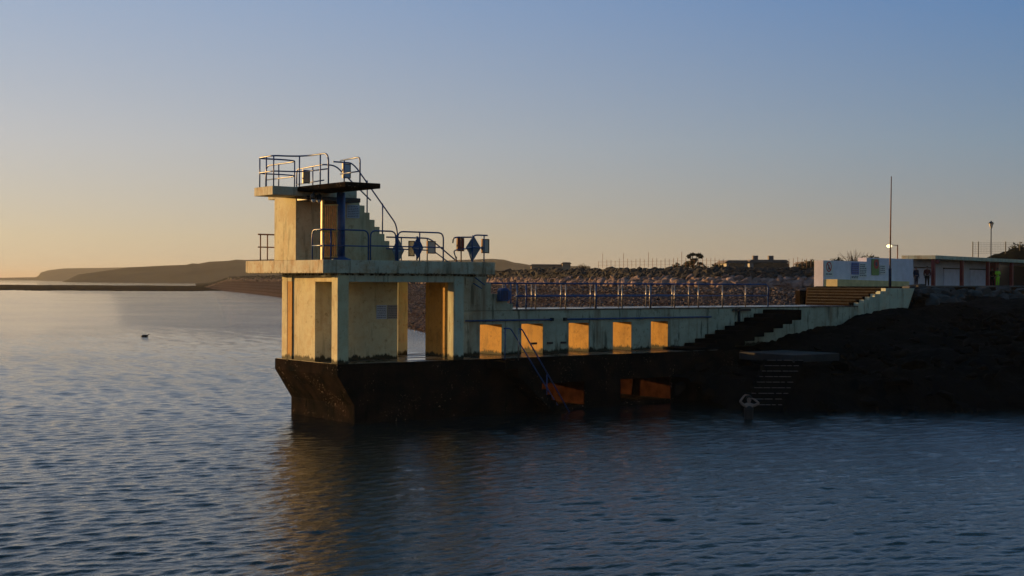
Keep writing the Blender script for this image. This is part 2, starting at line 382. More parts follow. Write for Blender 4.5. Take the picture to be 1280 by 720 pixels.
rail('stair_handrail',[[(6.2,3.2,5.5),(7.4,3.2,4.74)],[(6.4,3.2,5.0),(7.2,3.2,4.4)]],[(6.6,3.2,4.6,5.25)],mat='blue_dull')
rail('railing',[[(4.9,0,ZS),(4.9,0,ZS+.98),(5.62,0,ZS+.98),(5.45,0.02,ZS+.98)],[(4.9,0,ZS+.52),(5.45,0,ZS+.52)]],[(5.43,0,ZS,ZS+.98)])
rail('railing',[[(4.36,.45,ZS+.70),(4.15,.12,ZS+.88),(4.9,0.05,ZS+.9)],[(4.62,.6,ZS+.1),(4.15,.12,ZS+.42),(4.9,.05,ZS+.5)]],[(4.41,.0,ZS,ZS+.9),(4.62,.6,ZS,ZS+.2)],mat='blue_dull',pm='rust')
rail('railing',[[(5.55,.9,ZS+.02),(5.1,.5,ZS+.40),(4.95,.2,ZS+.5)],],[],mat='blue_dull')
# top platform rails, following the cross-shaped plan
def zt(p,z): return [(x,y,z) for x,y in p]
nearS=[(-1.48,-.74),(-1.48,.5),(-1.64,.96),(-1.95,1.18),(-2.42,1.30),(-2.38,2.45),(-2.1,2.62),(-1.3,2.5),(-.78,2.75),(-.70,3.4),(-.70,5.2)]
rail('railing',[[(-1.48,-.74,ZT)]+zt(nearS,ZT+H)+[(-.70,5.2,ZT)],zt(nearS,ZT+.5)],[(x,y,ZT,ZT+H) for x,y in ((-1.48,-.2),(-1.62,.97),(-2.40,1.33),(-2.38,1.9),(-2.36,2.42),(-.76,2.9),(-.70,4.2))],corner=.3)
rail('railing',[[(-.30,-.78,ZT),(-.30,-.78,ZT+.95),(-.30,.50,ZT+.92)],[(-.30,-.78,ZT+.48),(-.30,.50,ZT+.46)]],[(-.30,.25,ZT,ZT+.93)],corner=.16)
rail('stair_handrail',[[(.2,1.85,ZT+H-.02),(.92,1.85,ZT+H-.02),(1.15,1.85,ZT+.83),(2.78,1.85,6.98),(2.87,1.85,6.7),(2.87,1.85,ZS)]],[(1.59,1.85,7.31,8.46),(2.24,1.85,6.56,7.66)],corner=.12)
rail('stair_handrail',[[(.95,5.9,ZT),(.95,5.9,ZT+H),(.62,3.25,ZT+H),(1.1,3.25,ZT+H-.02),(2.6,3.25,ZT-.2)],[(.95,5.9,ZT+.45),(.62,3.25,ZT+.45)]],[(.75,4.3,ZT,ZT+H)],corner=.2)
bx('springboard_platform',-.2,1.05,2.625,6.0,7.87,ZT+.006,M['slab'],T,.02)
# small boxes and lights fixed to the tower
def plate(name,label,cat,c,w,h,mat='glassw',fm='dark',rz=0,thick=.05,group=None,frame=.03):
    e=empty(name,label,cat,c,group,rz)
    bm=bmesh.new(); box(bm,-w/2,w/2,-thick/2,thick/2,0,h); o=obj('panel',bm,M[mat],None,.004); o.parent=e
    bm=bmesh.new()
    for a in ((-w/2-frame,-w/2,0,h),(w/2,w/2+frame,0,h),(-w/2-frame,w/2+frame,-frame,0),(-w/2-frame,w/2+frame,h,h+frame)):
        box(bm,a[0],a[1],-thick*.75,thick*.75,a[2],a[3])
    o=obj('frame',bm,M[fm],None,0); o.parent=e
    return e
plate('notice_case','grey framed case beside the top of the upper stair rail','notice case',(.70,1.80,8.52),.26,.46,'panel')
plate('notice_case','orange-lit narrow case behind the rails of the top platform','notice case',(-.3,2.9,8.35),.22,.42,'house2')
plate('reflector_panel','small bright glinting panel on the rail left of the blue diamond','reflector',(3.03,1.14,ZS+.22),.17,.50,'plate','rust',rz=R(-40))
plate('notice_case','framed grey case on the platform rail right of the blue diamond','notice case',(3.85,1.1,ZS+.33),.30,.40,'glassw','rust')
plate('notice_case','framed case left of the white-marked diamond on the platform end rail','notice case',(4.62,.35,ZS+.42),.24,.42,'red','rust')
plate('notice_case','framed case at the right end of the platform rails','notice case',(5.50,.02,ZS+.36),.26,.46,'glassw','rust')
def diamond(label,c,s,hh,mat,rz=0):
    e=empty('diamond_sign',label,'diamond sign',c,None,rz)
    bm=bmesh.new(); prism(bm,[(-s,0),(0,-hh),(s,0),(0,hh)],-.02,.02); o=obj('sign_face',bm,M[mat],None,.004); o.parent=e
    bm=bmesh.new(); prism(bm,[(-s*.86,-.025),(0,-.055),(s*.86,-.025),(s*.86,.025),(0,.055),(-s*.86,.025)],-.026,-.022); o=obj('stripe',bm,M['panel'],None,0); o.parent=e
    bm=bmesh.new(); tube(bm,[(0,.05,-hh-.05),(0,.05,hh)],.028); o=obj('sign_post',bm,M['steel'],None,0,True); o.parent=e
    return e
diamond('blue diamond-shaped sign behind the middle platform rail',(2.62,.12,ZS+.48),.23,.40,'blue_dull')
diamond('pale grey diamond-shaped sign behind the middle platform rail',(2.62,1.4,ZS+.40),.26,.44,'house')
diamond('large blue and grey diamond-shaped sign on the platform end rail',(5.02,.1,ZS+.52),.33,.45,'signgrey')
for i,x in enumerate((402,406)):
    e=empty('floodlight','%s round floodlight hung under the dark high platform'%('left' if i==0 else 'right'),'floodlight',(-1.45+i*.22,.3+i*.02,7.72),'floodlights under the high platform')
    bm=bmesh.new(); lathe(bm,(0,0,-.16),[(.05,0),(.10,.04),(.10,.16),(.05,.22)],14); o=obj('lamp_body',bm,M['dark'],None,0,True); o.parent=e
    bm=bmesh.new(); bmesh.ops.create_uvsphere(bm,u_segments=12,v_segments=8,radius=.085); 
    for v in bm.verts: v.co.z-=.15
    o=obj('lens',bm,M['swhite'],None,0,True); o.parent=e
    bm=bmesh.new(); tube(bm,[(0,0,.04),(0,0,.14)],.02); o=obj('bracket',bm,M['dark'],None); o.parent=e
def textsign(name,label,x0,x1,z0,z1,y,mat='panel',rows=7):
    e=empty(name,label,'notice',((x0+x1)/2,y,z0))
    w=x1-x0; h=z1-z0
    bm=bmesh.new(); box(bm,-w/2,w/2,-.02,0,0,h); o=obj('board',bm,M[mat],None,.003); o.parent=e
    bm=bmesh.new()
    for r_ in range(rows):
        zz=h*(1-(r_+.8)/(rows+.6)); x=-w*.42
        while x<w*.38:
            l=random.uniform(.02,.09); box(bm,x,min(x+l,w*.42),-.026,-.021,zz-.011,zz+.011); x+=l+.02
    o=obj('lettering',bm,M['ink'],None); o.parent=e
    return e
textsign('notice_board','pale blue notice board on the upper stair wall right of the blue column',.68,1.2,7.09,7.55,1.745)
textsign('notice_board','left sheet of the double notice on the lower recessed wall',1.93,2.36,3.50,4.0,1.745)
textsign('notice_board','right duller sheet of the double notice on the lower recessed wall',2.40,2.83,3.50,4.0,1.745,'house')
# ------------------------------------------------------------------ pier
P=empty('pier','long low concrete pier with square openings, blue rails and dark algae-covered base','pier',(10,2,0))
bm=bmesh.new()
prism(bm,[(-.67,ZD-.003),(-.67,1.66),(0,.62),(0,-3),(8.2,-3),(8.2,1.03),(10.3,1.03),(10.3,-3),(12.17,-3),(12.17,1.03),(14.93,1.03),(14.93,-3),(19,-3),(19,ZD-.003)],0,4.5)
obj('base',bm,M['base'],P,.03)
for a,b_ in ((8.2,10.3),(12.17,14.93)): bx('added_dim_sheet',b_-.014,b_-.004,.04,4.46,.14,1.02,M['opening_dim'],P,0)  # thin dark sheets added to dim the sunlit faces inside the openings
for a,b_ in ((8.2,10.3),(12.17,14.93)): bx('opening_sill',a+.002,b_-.002,.03,4.47,-3,.13,M['base'],P,0)
bx('deck',-.60,17.8,.03,4.47,ZD-.002,ZD+.004,M['wet'],P,0)
# walkway wall: piers, lintel band and openings
wins=[(6.48,7.52),(8.47,9.55),(10.86,11.92),(13.22,14.25),(15.35,16.34)]
bm=bmesh.new()
xe=[5.12]+[v for w in wins for v in w]+[18.2]
poly=[(5.121,3.75),(5.121,ZD+.005)]
for a,b_ in wins: poly+=[(a,ZD+.005),(a,3.23),(b_,3.23),(b_,ZD+.005)]
poly+=[(31.2,ZD+.005),(31.2,3.75)]
prism(bm,poly[::-1],WV,3.1); obj('walkway_wall',bm,M['wall'],P,.012)
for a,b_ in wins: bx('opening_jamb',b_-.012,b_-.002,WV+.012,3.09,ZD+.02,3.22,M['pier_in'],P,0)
bx('walkway_slab',8.04,31.2,WV-.04,4.3,3.752,3.80,M['wet'],P,.008)
# downpipe-like bracket and service pipes
for a,b_ in ((5.75,9.95),(10.62,18.85)): tb('service_pipe',[(a,WV-.07,3.385),(b_,WV-.07,3.385)],.035,M['blue_dull'],P)
for x in (9.95,10.62):
    bx('pipe_cap',x-.06,x+.06,WV-.11,WV,3.33,3.45,M['dark'],P,0)
for x in (9.9,10.6,9.1): bx('cable_box',x-.16,x+.1,WV-.06,WV,2.42,2.5,M['dark'],P,0)
tb('drain_bracket',[(20.63,WV-.05,3.74),(20.63,WV-.05,2.85)],.06,M['dark'],P)
bx('drain_gutter',20.2,21.3,WV-.14,WV-.042,3.62,3.72,M['dark'],P,0)
# walkway railings
ZR=3.80; nx=[9.22,10.75,12.31,13.77,15.34,16.77,18.2,19.69,21.16,22.64]
rt=rail('railing',[[(6.2,1.72,4.80),(22.64,1.72,4.80),(22.64,1.72,ZR)],[(8.2,1.72,ZR+.50),(22.6,1.72,ZR+.50)]],[],P,r=.032,corner=.18)
for x in nx[:-1]: tb('post',[(x,1.72,ZR),(x,1.72,4.79)],.026,M['steel'],rt)
for x in (7.75,8.0,8.3,8.75,12.37,15.40): tb('post',[(x,1.74,ZR),(x,1.74,4.79)],.03,M['blue'],rt)
rt=rail('railing',[[(7.0,4.1,4.80),(20.0,4.1,4.80)],[(8.2,4.1,ZR+.5),(20.0,4.1,ZR+.5)]],[],P,r=.03,mat='blue')
for x in (8.1,8.5,9.4,10.15,10.9,12.47,14.11,15.72,17.35,18.95,20.0): tb('post',[(x,4.1,ZR),(x,4.1,4.79)],.024,M['steel'],rt)
# blue life-buoy housing on the rail
e=empty('lifebuoy_cabinet','dark blue rounded lifebuoy cabinet on the rail at the foot of the tower stair','lifebuoy cabinet',(7.5,1.5,4.12))
bm=bmesh.new(); prism(bm,[(-.26,0),(.14,0),(.28,.16),(.24,.38),(.08,.50),(-.18,.50),(-.26,.40)],-.12,.12); o=obj('housing',bm,M['blue'],None,.03); o.parent=e
bm=bmesh.new()
for k in range(5): box(bm,-.22+k*.07,-.20+k*.07,-.135,-.122,.05,.40)
o=obj('ribs',bm,M['dark'],None); o.parent=e
# ------------------------------------------------------------------ bathing ladder in front of the base
L=empty('bathing_steps','concrete water steps with two blue handrails in front of the pier base','steps',(7.5,-.6,0))
bm=bmesh.new(); z=ZD-.05; x=6.2; prof=[]
top=[]; 
for k in range(12):
    zz=z-k*.215; top+=[(x+k*.235,zz),(x+(k+1)*.235,zz)]
bot=[(x+12*.235,z-12*.215-.2),(x,z-.45)]
prism(bm,top+[(x+12*.235,z-12*.215-.3),(x+.1,z-.55)],-.98,-.12); obj('flight',bm,M['base'],L,.01)
bx('landing',5.6,6.2,-1.1,-.002,1.72,ZD-.02,M['base'],L,.02)
h1=tb('handrail',[(6.25,-.15,3.15),(6.55,-.15,3.15),(8.95,-.15,.02),(9.05,-.15,-.3)],.026,M['blue'],L,.12)
h2=tb('handrail',[(6.28,-1.0,3.15),(6.42,-1.0,3.15),(8.9,-1.0,-.28)],.026,M['blue'],L,.10)
tb('post',[(6.27,-1.0,ZD-.02),(6.27,-1.0,3.15)],.026,M['steel'],h2)
tb('post',[(6.30,-.15,ZD-.02),(6.30,-.15,3.15)],.022,M['blue'],h1)
tb('post',[(7.6,-1.0,.7),(7.6,-1.0,1.45)],.022,M['blue'],h2)
# ------------------------------------------------------------------ dark flight against the wall
S=empty('seaweed_steps','dark seaweed-covered concrete flight climbing the pier wall to the right','steps',(20,1,ZD))
nst=9; x0,x1,z0,z1=17.3,22.8,2.12,3.68
bm=bmesh.new(); dx=(x1-x0)/nst; dz=(z1-z0)/nst
for k in range(nst):
    xa=x0+k*dx; za=z0+(k+1)*dz
    box(bm,xa,xa+dx*1.9,.35+.002*k,WV-.004-.002*k,za-.46,za)
obj('flight',bm,M['darkrock'],S,.03)
bx('lower_landing',16.0,18.2,.2,WV-.01,2.045,2.16,M['darkrock'],S,.03)
# ------------------------------------------------------------------ broad shore steps with their end wall
B=empty('shore_steps','broad brown stone steps rising from the walkway to the promenade','steps',(29,8,3.8))
nb=6
def edge_y(x,px=1008):
    r=ray(px,352); return CAM[1]+(x-CAM[0])/r[0]*r[1]
for k in range(nb):
    xa=28.6+k*.5; za=3.80+(k+1)*.14
    yb=[edge_y(xa)+.0, edge_y(33.3)]
    bm=bmesh.new(); prism(bm,[(xa,WV+.24),(33.25-.01*k,WV+.24),(33.25-.01*k,yb[1]-.02*k),(xa,yb[0]-.02*k)],3.40-.004*k,za,'z'); st_o=obj('step',bm,M['step'],B,.01)
    bm=bmesh.new(); prism(bm,[(xa-.05,WV+.25),(xa+.10,WV+.25),(xa+.10,yb[0]-.02*k-.05),(xa-.05,yb[0]-.02*k-.05)],za-.045,za+.006,'z'); obj('nosing',bm,M['rockhi'],st_o,0)
bm=bmesh.new(); prof=[]
for k in range(nb): prof+=[(28.9+k*.42,3.80+k*.14),(28.9+k*.42,3.80+(k+1)*.14)]
prism(bm,[(28.9,3.3)]+prof+[(33.3,4.64),(32.7,3.5),(30,3.3)],WV-.05,WV+.235)
obj('parapet',bm,M['cream'],B,.012)
q=D(1001,375,84); bx('timber_post',q.x-.3,q.x+.3,q.y-.2,q.y+.2,3.0,4.4,M['step'],B,.02)
# ------------------------------------------------------------------ rocks
def rockmesh(name,mat,r=1.,n=16,flat=.75,bev=.06):
    bm=bmesh.new()
    for _ in range(n):
        v=Vector((random.gauss(0,1),random.gauss(0,1),random.gauss(0,1))).normalized()*random.uniform(.75,1.05)*r; v.z*=flat
        bm.verts.new(v)
    g=bmesh.ops.convex_hull(bm,input=bm.verts)
    bmesh.ops.delete(bm,geom=[e for e in g['geom_interior'] if isinstance(e,bmesh.types.BMVert)],context='VERTS')
    try: bmesh.ops.bevel(bm,geom=bm.edges[:],offset=bev*r,segments=1,affect='EDGES')
    except Exception: pass
    me=bpy.data.meshes.new(name); bmesh.ops.recalc_face_normals(bm,faces=bm.faces); bm.to_mesh(me); bm.free(); me.materials.append(mat); return me
RM=[rockmesh('boulder',M['rock']) for _ in range(9)]
RH=[rockmesh('boulder',M['rockhi']) for _ in range(9)]
RG=[rockmesh('boulder',M['greyrock']) for _ in range(7)]
RS=[rockmesh('stone',M['rock'],1,9,.7,.0) for _ in range(6)]
def arrays(me):
    nv=len(me.vertices); co=np.empty(nv*3); me.vertices.foreach_get('co',co)
    return co.reshape(-1,3),[tuple(p.vertices) for p in me.polygons]
def scatter(name,meshes,items,mat,kind='stuff'):
    src=[arrays(m) for m in meshes]; V=[];Fc=[];off=0
    for (p,s,i,rot) in items:
        co,fs=src[i%len(src)]
        Rm=np.array(Matrix.Rotation(rot[0],3,'Z')@Matrix.Rotation(rot[1],3,'X'))
        c=(co*np.array(s))@Rm.T+np.array(p); V.append(c); Fc+= [tuple(q+off for q in f) for f in fs]; off+=len(co)
    me=bpy.data.meshes.new(name); me.from_pydata(np.concatenate(V).tolist(),[],Fc); me.materials.append(mat)
    o=bpy.data.objects.new(name,me); COL.objects.link(o); o['kind']=kind; return o
def rr(): return (random.uniform(0,6.28),random.uniform(-.6,.6))
# --- shore profile, by bearing: (bearing px, top distance, waterline distance)
ZP=6.75; ZF=4.35
cols=[(255,760,640),(275,700,600),(310,560,480),(350,464,372),(430,330,210),(500,256,140),(560,225,110),(640,197,92),(710,175,84),(780,160,78),(860,152,74),(900,148,72),(960,146,71),(1030,144,70),(1100,146,70),(1200,150,70),(1330,160,70)]
def interp(x,k):
    return float(np.interp(x,[c[0] for c in cols],[c[k] for c in cols]))
def shore(x,t):
    """t 0 waterline .. 1 foot of bank .. 2 top of bank"""
    dt=interp(x,1); dw=interp(x,2); df=dt-4.5
    if t<=1: 
        d=dw+(df-dw)*t; z=-.25+(ZF+.25)*t**.8
    else:
        d=df+4.5*(t-1); z=ZF+(ZP-.75-ZF)*(t-1)
    q=min(1,max(0,(x-246)/45)); q=q*q*(3-2*q); z=-.3+(z+.3)*q
    return G(x,d,z)
def ribbon(name,xs,ts,mat,amp=.1,fn=shore):
    bm=bmesh.new(); g=[]
    for x in xs:
        row=[]
        for t in ts:
            p=fn(x,t); p.z+=random.gauss(0,amp); row.append(bm.verts.new(p))
        g.append(row)
    for a,b in zip(g,g[1:]):
        for k in range(len(ts)-1): bm.faces.new((a[k],b[k],b[k+1],a[k+1]))
    return obj(name,bm,mat,None,0,True)
struct(ribbon('beach',np.linspace(240,1330,300),np.linspace(-.15,1.05,50),M['beach'],.03))
struct(ribbon('bank_ground',np.linspace(240,1330,220),np.linspace(1,2,5),M['greyrock'],.1))
def land(x,t):
    d=interp(x,1)-.5+t*900; q=min(1,max(0,(x-246)/45)); q=q*q*(3-2*q); return G(x,d,-.3+(ZP-.05)*q)
struct(ribbon('promenade_ground',np.linspace(240,1500,60),[0,.01,.05,.1,.3,1.],M['land'],.0,land))
items=[]; big=[]
for _ in range(5200):
    x=random.uniform(256,1030)
    d=interp(x,1)
    # keep the density even along the bank
    if random.random()>min(1,(d/200)**1.): continue
    t=random.uniform(1.0,2.02); s=random.uniform(.35,.85)*(1.15 if t<1.3 else 1)
    p=shore(x,t); p.z+=random.uniform(-.05,.3)
    items.append((p,x,t,s))
items.sort(key=lambda q:(q[0]-Vector(CAM)).length/q[3])
scatter('rock_armour',RM,[((p.x,p.y,p.z),(s,s*random.uniform(.7,1.1),s*random.uniform(.7,1.1)),random.randrange(9),rr()) for p,x,t,s in items[230:] if t<1.4],M['rock'])
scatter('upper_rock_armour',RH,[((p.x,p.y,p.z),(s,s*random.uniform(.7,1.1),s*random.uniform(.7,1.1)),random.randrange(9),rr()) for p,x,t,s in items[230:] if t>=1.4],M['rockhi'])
for p,x,t,s in items[:230]:
    o=bpy.data.objects.new('boulder',(RM if t<1.4 else RH)[random.randrange(9)]); COL.objects.link(o); o.location=p; o.scale=(s,s*random.uniform(.7,1.1),s*random.uniform(.7,1.1)); o.rotation_euler=(random.uniform(-.6,.6),0,random.uniform(0,6.28))
    tag(o,'angular armour boulder on the bank behind the blue-railed walkway','boulder','armour boulders on the shore bank')
st=[]
for _ in range(9000):
    x=random.uniform(480,1040) if _>2500 else random.uniform(480,600); t=random.uniform(.25,1.0) if _>2500 else random.uniform(.02,.9)
    p=shore(x,t); s=random.uniform(.08,.24)*(1.5 if t>.85 else 1); st.append(((p.x,p.y,p.z),(s,s,s*.8),random.randrange(6),rr()))
scatter('beach_stones',RS,st,M['shingle'])
# --- ground under the buildings and pier root
bm=bmesh.new()
pts=[(33.2,2.2),(40,-8),(75,-5),(140,20),(160,90),(90,150),(62,60),(54,33),(33.2,33.5)]
prism(bm,pts,2.5,4.62,'z'); 
bm.free()
def plat(name,pts,z0,z1,mat):
    bm=bmesh.new(); prism(bm,pts,z0,z1,'z'); return struct(obj(name,bm,mat,None,.04))
plat('promenade',[(33.3,1.9),(52,15.5),(76,22.3),(130,30),(150,edge_y(150,1022)),(57.5,edge_y(57.5,1020)),(33.3,edge_y(33.3,1010))],2.6,4.63,M['step'])
plat('kerb_strip',[(33.4,1.95),(52,15.45),(76,22.25),(130,29.9),(130,30.4),(76,22.7),(52,15.9),(33.4,2.4)],4.632,4.74,M['paving'])
# --- natural rock apron right of the pier
def apron(x,y):
    """height of the dark foreshore rocks"""
    # waterline runs from (12.5,-3.5) to (23,-11) and on
    wl=np.interp(x,[8,12.5,15.8,18.3,23,32,45,70],[1.6,-.6,-6.1,-7.8,-10.9,-15,-20,-22])
    d=y-wl
    tp=np.interp(x,[10,16,20,26,31,40,60,90],[1.6,1.95,2.1,2.6,3.3,3.6,3.3,3.3])
    z=-.5+np.minimum(d*.55,(tp*.72)+ (d*.06))
    z=min(z,tp+max(0,(y-3)*.04))
    return z
from mathutils import noise as mn
bm=bmesh.new(); g=[]
X=np.concatenate([np.linspace(14.8,40,150),np.linspace(40.4,95,90)]); Y=np.linspace(-24,24,170)
for x in X:
    row=[]
    for y in Y:
        z=apron(x,y)
        n=mn.fractal(Vector((x*.32,y*.32,0)),1.,2.1,5)*.42
        st_=mn.noise(Vector((x*.13+5,y*.13,3)))
        z2=z+n
        q=.5; z3=math.floor(z2/q+st_)*q+ (z2/q+st_-math.floor(z2/q+st_))**4*q
        z2=z3*.35+z2*.65-st_*.1+mn.noise(Vector((x*1.7,y*1.7,1)))*.13
        if x<36:
            tg=float(np.interp(x,[16.5,18,21.5,27.3,28.2,30,32.7,36],[1.5,1.85,2.0,2.95,3.18,3.56,3.6,3.9]))+mn.noise(Vector((x*.9,y*.9,7)))*.16+mn.noise(Vector((x*3.1,y*3.1,7)))*.13
            q=min(1,max(0,(y+1.6)/2.0)) if x>20.5 else (1 if y>.2 else 0)
            if x<=20.5 and y>.2: z2=min(z2,tg)
            elif x>20.5: z2=z2*(1-q)+tg*q
        if y>WV+.6 and (x<33.2 or y>edge_y(x,1030)): z2=-1.2
        row.append(bm.verts.new((x+mn.noise(Vector((x,y,9)))*.12,y+mn.noise(Vector((x,y,4)))*.12,z2)))
    g.append(row)
for a,b in zip(g,g[1:]):
    for k in range(len(Y)-1): bm.faces.new((a[k],a[k+1],b[k+1],b[k]))
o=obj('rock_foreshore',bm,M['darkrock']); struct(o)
bx_=bx('foreshore_ledge',17.4,20.2,-4.3,-1.4,1.74,2.04,M['greyrock'],None,.03); tag(bx_,'flat pale slab at the head of the rock-cut water steps','slab')
RC=empty('rock_steps','worn concrete steps descending the dark rocks beside the bather','steps',(15.9,-4.6,0))
for k in range(9):
    z=.22+k*.20
    p=Vector((15.35,-4.6,z)).lerp(Vector((17.3,-3.9,z)),k/8)
    bm=bmesh.new(); box(bm,-.72,.72,-.22,.6,-.5,0); o=obj('step',bm,M['darkrock'],None,.02); o.rotation_euler=(0,0,-A*.0-.62); o.location=p; o.parent=RC; o.matrix_parent_inverse=Matrix.Translation(RC.location).inverted()
    bm=bmesh.new(); x=-.7
    while x<.6:
        l=random.uniform(.12,.34); box(bm,x,min(.7,x+l),-.225,-.12,0.002,.022); x+=l+random.uniform(.03,.12)
    q=obj('worn_nosing',bm,M['slate'],None); q.parent=o
RD=[rockmesh('rock',M['darkrock'],1,12,.6,.05) for _ in range(8)]
fr=[]
for _ in range(1500):
    x=random.uniform(13.5,60); wl=float(np.interp(x,[8,12.5,15.8,18.3,23,32,45,70],[1.6,-.6,-6.1,-7.8,-10.9,-15,-20,-22]))
    y=wl+random.uniform(.2,22)**1.0
    if y>.1 and x<33.4 or y>13: continue
    if 14.2<x<18.2 and -5.8<y<-2.6 or 17<x<20.6 and -4.6<y<-1: continue
    k=random.uniform(.12,.75)*random.uniform(.5,1)
    fr.append(((x,y,apron(x,y)+random.uniform(-.05,.28)),(k,k*random.uniform(.6,1.1),k*random.uniform(.5,1)),random.randrange(8),rr()))
for _ in range(170):
    x=random.uniform(20.8,36); y=random.uniform(-2.2,1.45); k=random.uniform(.15,.42)
    z=float(np.interp(x,[16.5,18,21.5,27.3,28.2,30,32.7,36],[1.5,1.85,2.0,2.95,3.18,3.56,3.6,3.9]))-max(0,.4-y)*.35
    if 17<x<20.6 and y<-1: continue
    fr.append(((x,y,z-.12),(k,k*random.uniform(.6,1),k*.6),random.randrange(8),rr()))
for _ in range(26):
    fr.append(((random.uniform(31.2,35.),random.uniform(.2,1.7),random.uniform(2.7,3.35)),(random.uniform(.3,.6),)*3,random.randrange(8),rr()))
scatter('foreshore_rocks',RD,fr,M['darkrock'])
# grey boulders below the promenade edge, right
bl=[]
for _ in range(900):
    f=random.random(); a=Vector((34.2,2.)).lerp(Vector((52,15.2)),f/.35) if f<.35 else Vector((52,15.2)).lerp(Vector((100,25)),(f-.35)/.65)
    t=random.random(); s=random.uniform(.35,.8)
    nrm=Vector((.55,-.83)); p=Vector((a.x,a.y))+nrm*(t*4.2)
    bl.append((Vector((p.x,p.y,4.35-t*1.9+random.uniform(-.15,.15))),s))
bl.sort(key=lambda q:(q[0]-Vector(CAM)).length/q[1])
for p,s in bl[:110]:
    o=bpy.data.objects.new('boulder',RG[random.randrange(7)]); COL.objects.link(o); o.location=p; o.scale=(s,s*.9,s*.85); o.rotation_euler=(random.uniform(-.6,.6),0,random.uniform(0,6.28))
    tag(o,'grey boulder tipped below the promenade edge under the shelter','boulder','grey boulders below the shelter')
scatter('rock_rubble',RG,[((p.x,p.y,p.z),(s,s*.9,s*.85),random.randrange(7),rr()) for p,s in bl[110:]],M['greyrock'])
# ------------------------------------------------------------------ white wall, shelter
BR=R(15)
org=D(1029,360,104); org.z=4.62
WLb=empty('sea_wall','long white boundary wall with cream plinth left of the shelter','wall',org,None,BR*0.6)
def child(name,bm,mat,par,bev=.01,smooth=False):
    o=obj(name,bm,mat,None,bev,smooth); o.parent=par; return o
bm=bmesh.new(); box(bm,0,6.7,0,.8,-.6,2.0); child('wall_face',bm,M['white'],WLb)
bm=bmesh.new(); box(bm,6.701,14.6,0,.8,-.6,2.32); child('raised_wall',bm,M['white'],WLb)
bm=bmesh.new(); prism(bm,[(.05,-.6),(11.6,-.6),(11.6,.42),(.05,.55)],-1.2,-.002); child('plinth',bm,M['yellowdk'],WLb)
def onwall(par,x,z,w,h,mat,name,d=.03,y=-.035):
    bm=bmesh.new(); box(bm,x,x+w,y-d,y,z,z+h); return child(name,bm,M[mat],par,0)
def sign_at(name,label,x,z):
    e=empty(name,label,'sign',WLb.matrix_basis@Vector((0,0,0)),None,BR*.6)
    e.location=Vector(org)+Matrix.Rotation(BR*.6,3,'Z')@Vector((x,-.04,z)); return e
def ring(bm,cx,cz,ro,ri,y0,y1,seg=24):
    for k in range(seg):
        a,b=2*math.pi*k/seg,2*math.pi*(k+1)/seg
        prism(bm,[(cx+ro*math.cos(a),cz+ro*math.sin(a)),(cx+ro*math.cos(b),cz+ro*math.sin(b)),(cx+ri*math.cos(b),cz+ri*math.sin(b)),(cx+ri*math.cos(a),cz+ri*math.sin(a))],y0,y1)
def disc(bm,cx,cz,r,y0,y1,seg=20): prism(bm,[(cx+r*math.cos(2*math.pi*k/seg),cz+r*math.sin(2*math.pi*k/seg)) for k in range(seg)],y0,y1)
e=sign_at('prohibition_sign','red ringed prohibition sign at the left end of the white wall',.1,.85)
bm=bmesh.new(); box(bm,-.05,1.25,-.03,0,-.05,1.1); child('board',bm,M['swhite'],e,0)
bm=bmesh.new(); ring(bm,.6,.66,.40,.31,-.045,-.032); child('red_ring',bm,M['sred'],e,0)
bm=bmesh.new(); prism(bm,[(.36,.86),(.42,.92),(.84,.46),(.78,.40)],-.055,-.047); child('red_slash',bm,M['sred'],e,0)
bm=bmesh.new(); disc(bm,.58,.74,.08,-.045,-.034); prism(bm,[(.48,.45),(.72,.45),(.68,.68),(.5,.68)],-.045,-.034); child('pictogram',bm,M['ink'],e,0)
bm=bmesh.new(); box(bm,.15,.5,-.04,-.032,.06,.14); box(bm,.56,1.05,-.04,-.032,.06,.14); child('lettering',bm,M['ink'],e,0)
def board(label,x,z,w,h,mat,rows):
    e=sign_at('notice_board',label,x,z); e['category']='notice'
    bm=bmesh.new(); box(bm,0,w,-.03,0,0,h); child('board',bm,M[mat],e,0)
    bm=bmesh.new()
    for r_ in range(rows):
        zz=h*(1-(r_+.8)/(rows+.6)); xx=w*.07
        while xx<w*.8:
            l=random.uniform(.08,.3); box(bm,xx,min(xx+l,w*.93),-.04,-.032,zz-.035,zz+.035); xx+=l+.07
    child('lettering',bm,M['ink'],e,0)
board('violet-blue bathing notice in the middle of the white wall',4.2,.95,1.15,.95,'sblue',5)
board('small pale sheet below the violet notice on the white wall',4.1,.62,1.2,.24,'swhite',2)
board('white text notice right of the violet one on the wall',5.42,.75,1.15,1.1,'swhite',7)
e=sign_at('emblem_sign','green board with a round red emblem on the raised white wall',7.4,.92)
bm=bmesh.new(); box(bm,0,1.2,-.03,0,0,1.3); child('board',bm,M['sgreen'],e,0)
bm=bmesh.new(); disc(bm,.72,.9,.40,-.045,-.032); child('emblem',bm,M['sred'],e,0)
bm=bmesh.new(); disc(bm,.72,.9,.18,-.055,-.047); child('emblem_centre',bm,M['ink'],e,0)
board('white safety notice with red writing beside the green emblem board',8.75,1.02,1.0,.75,'swhite',4)
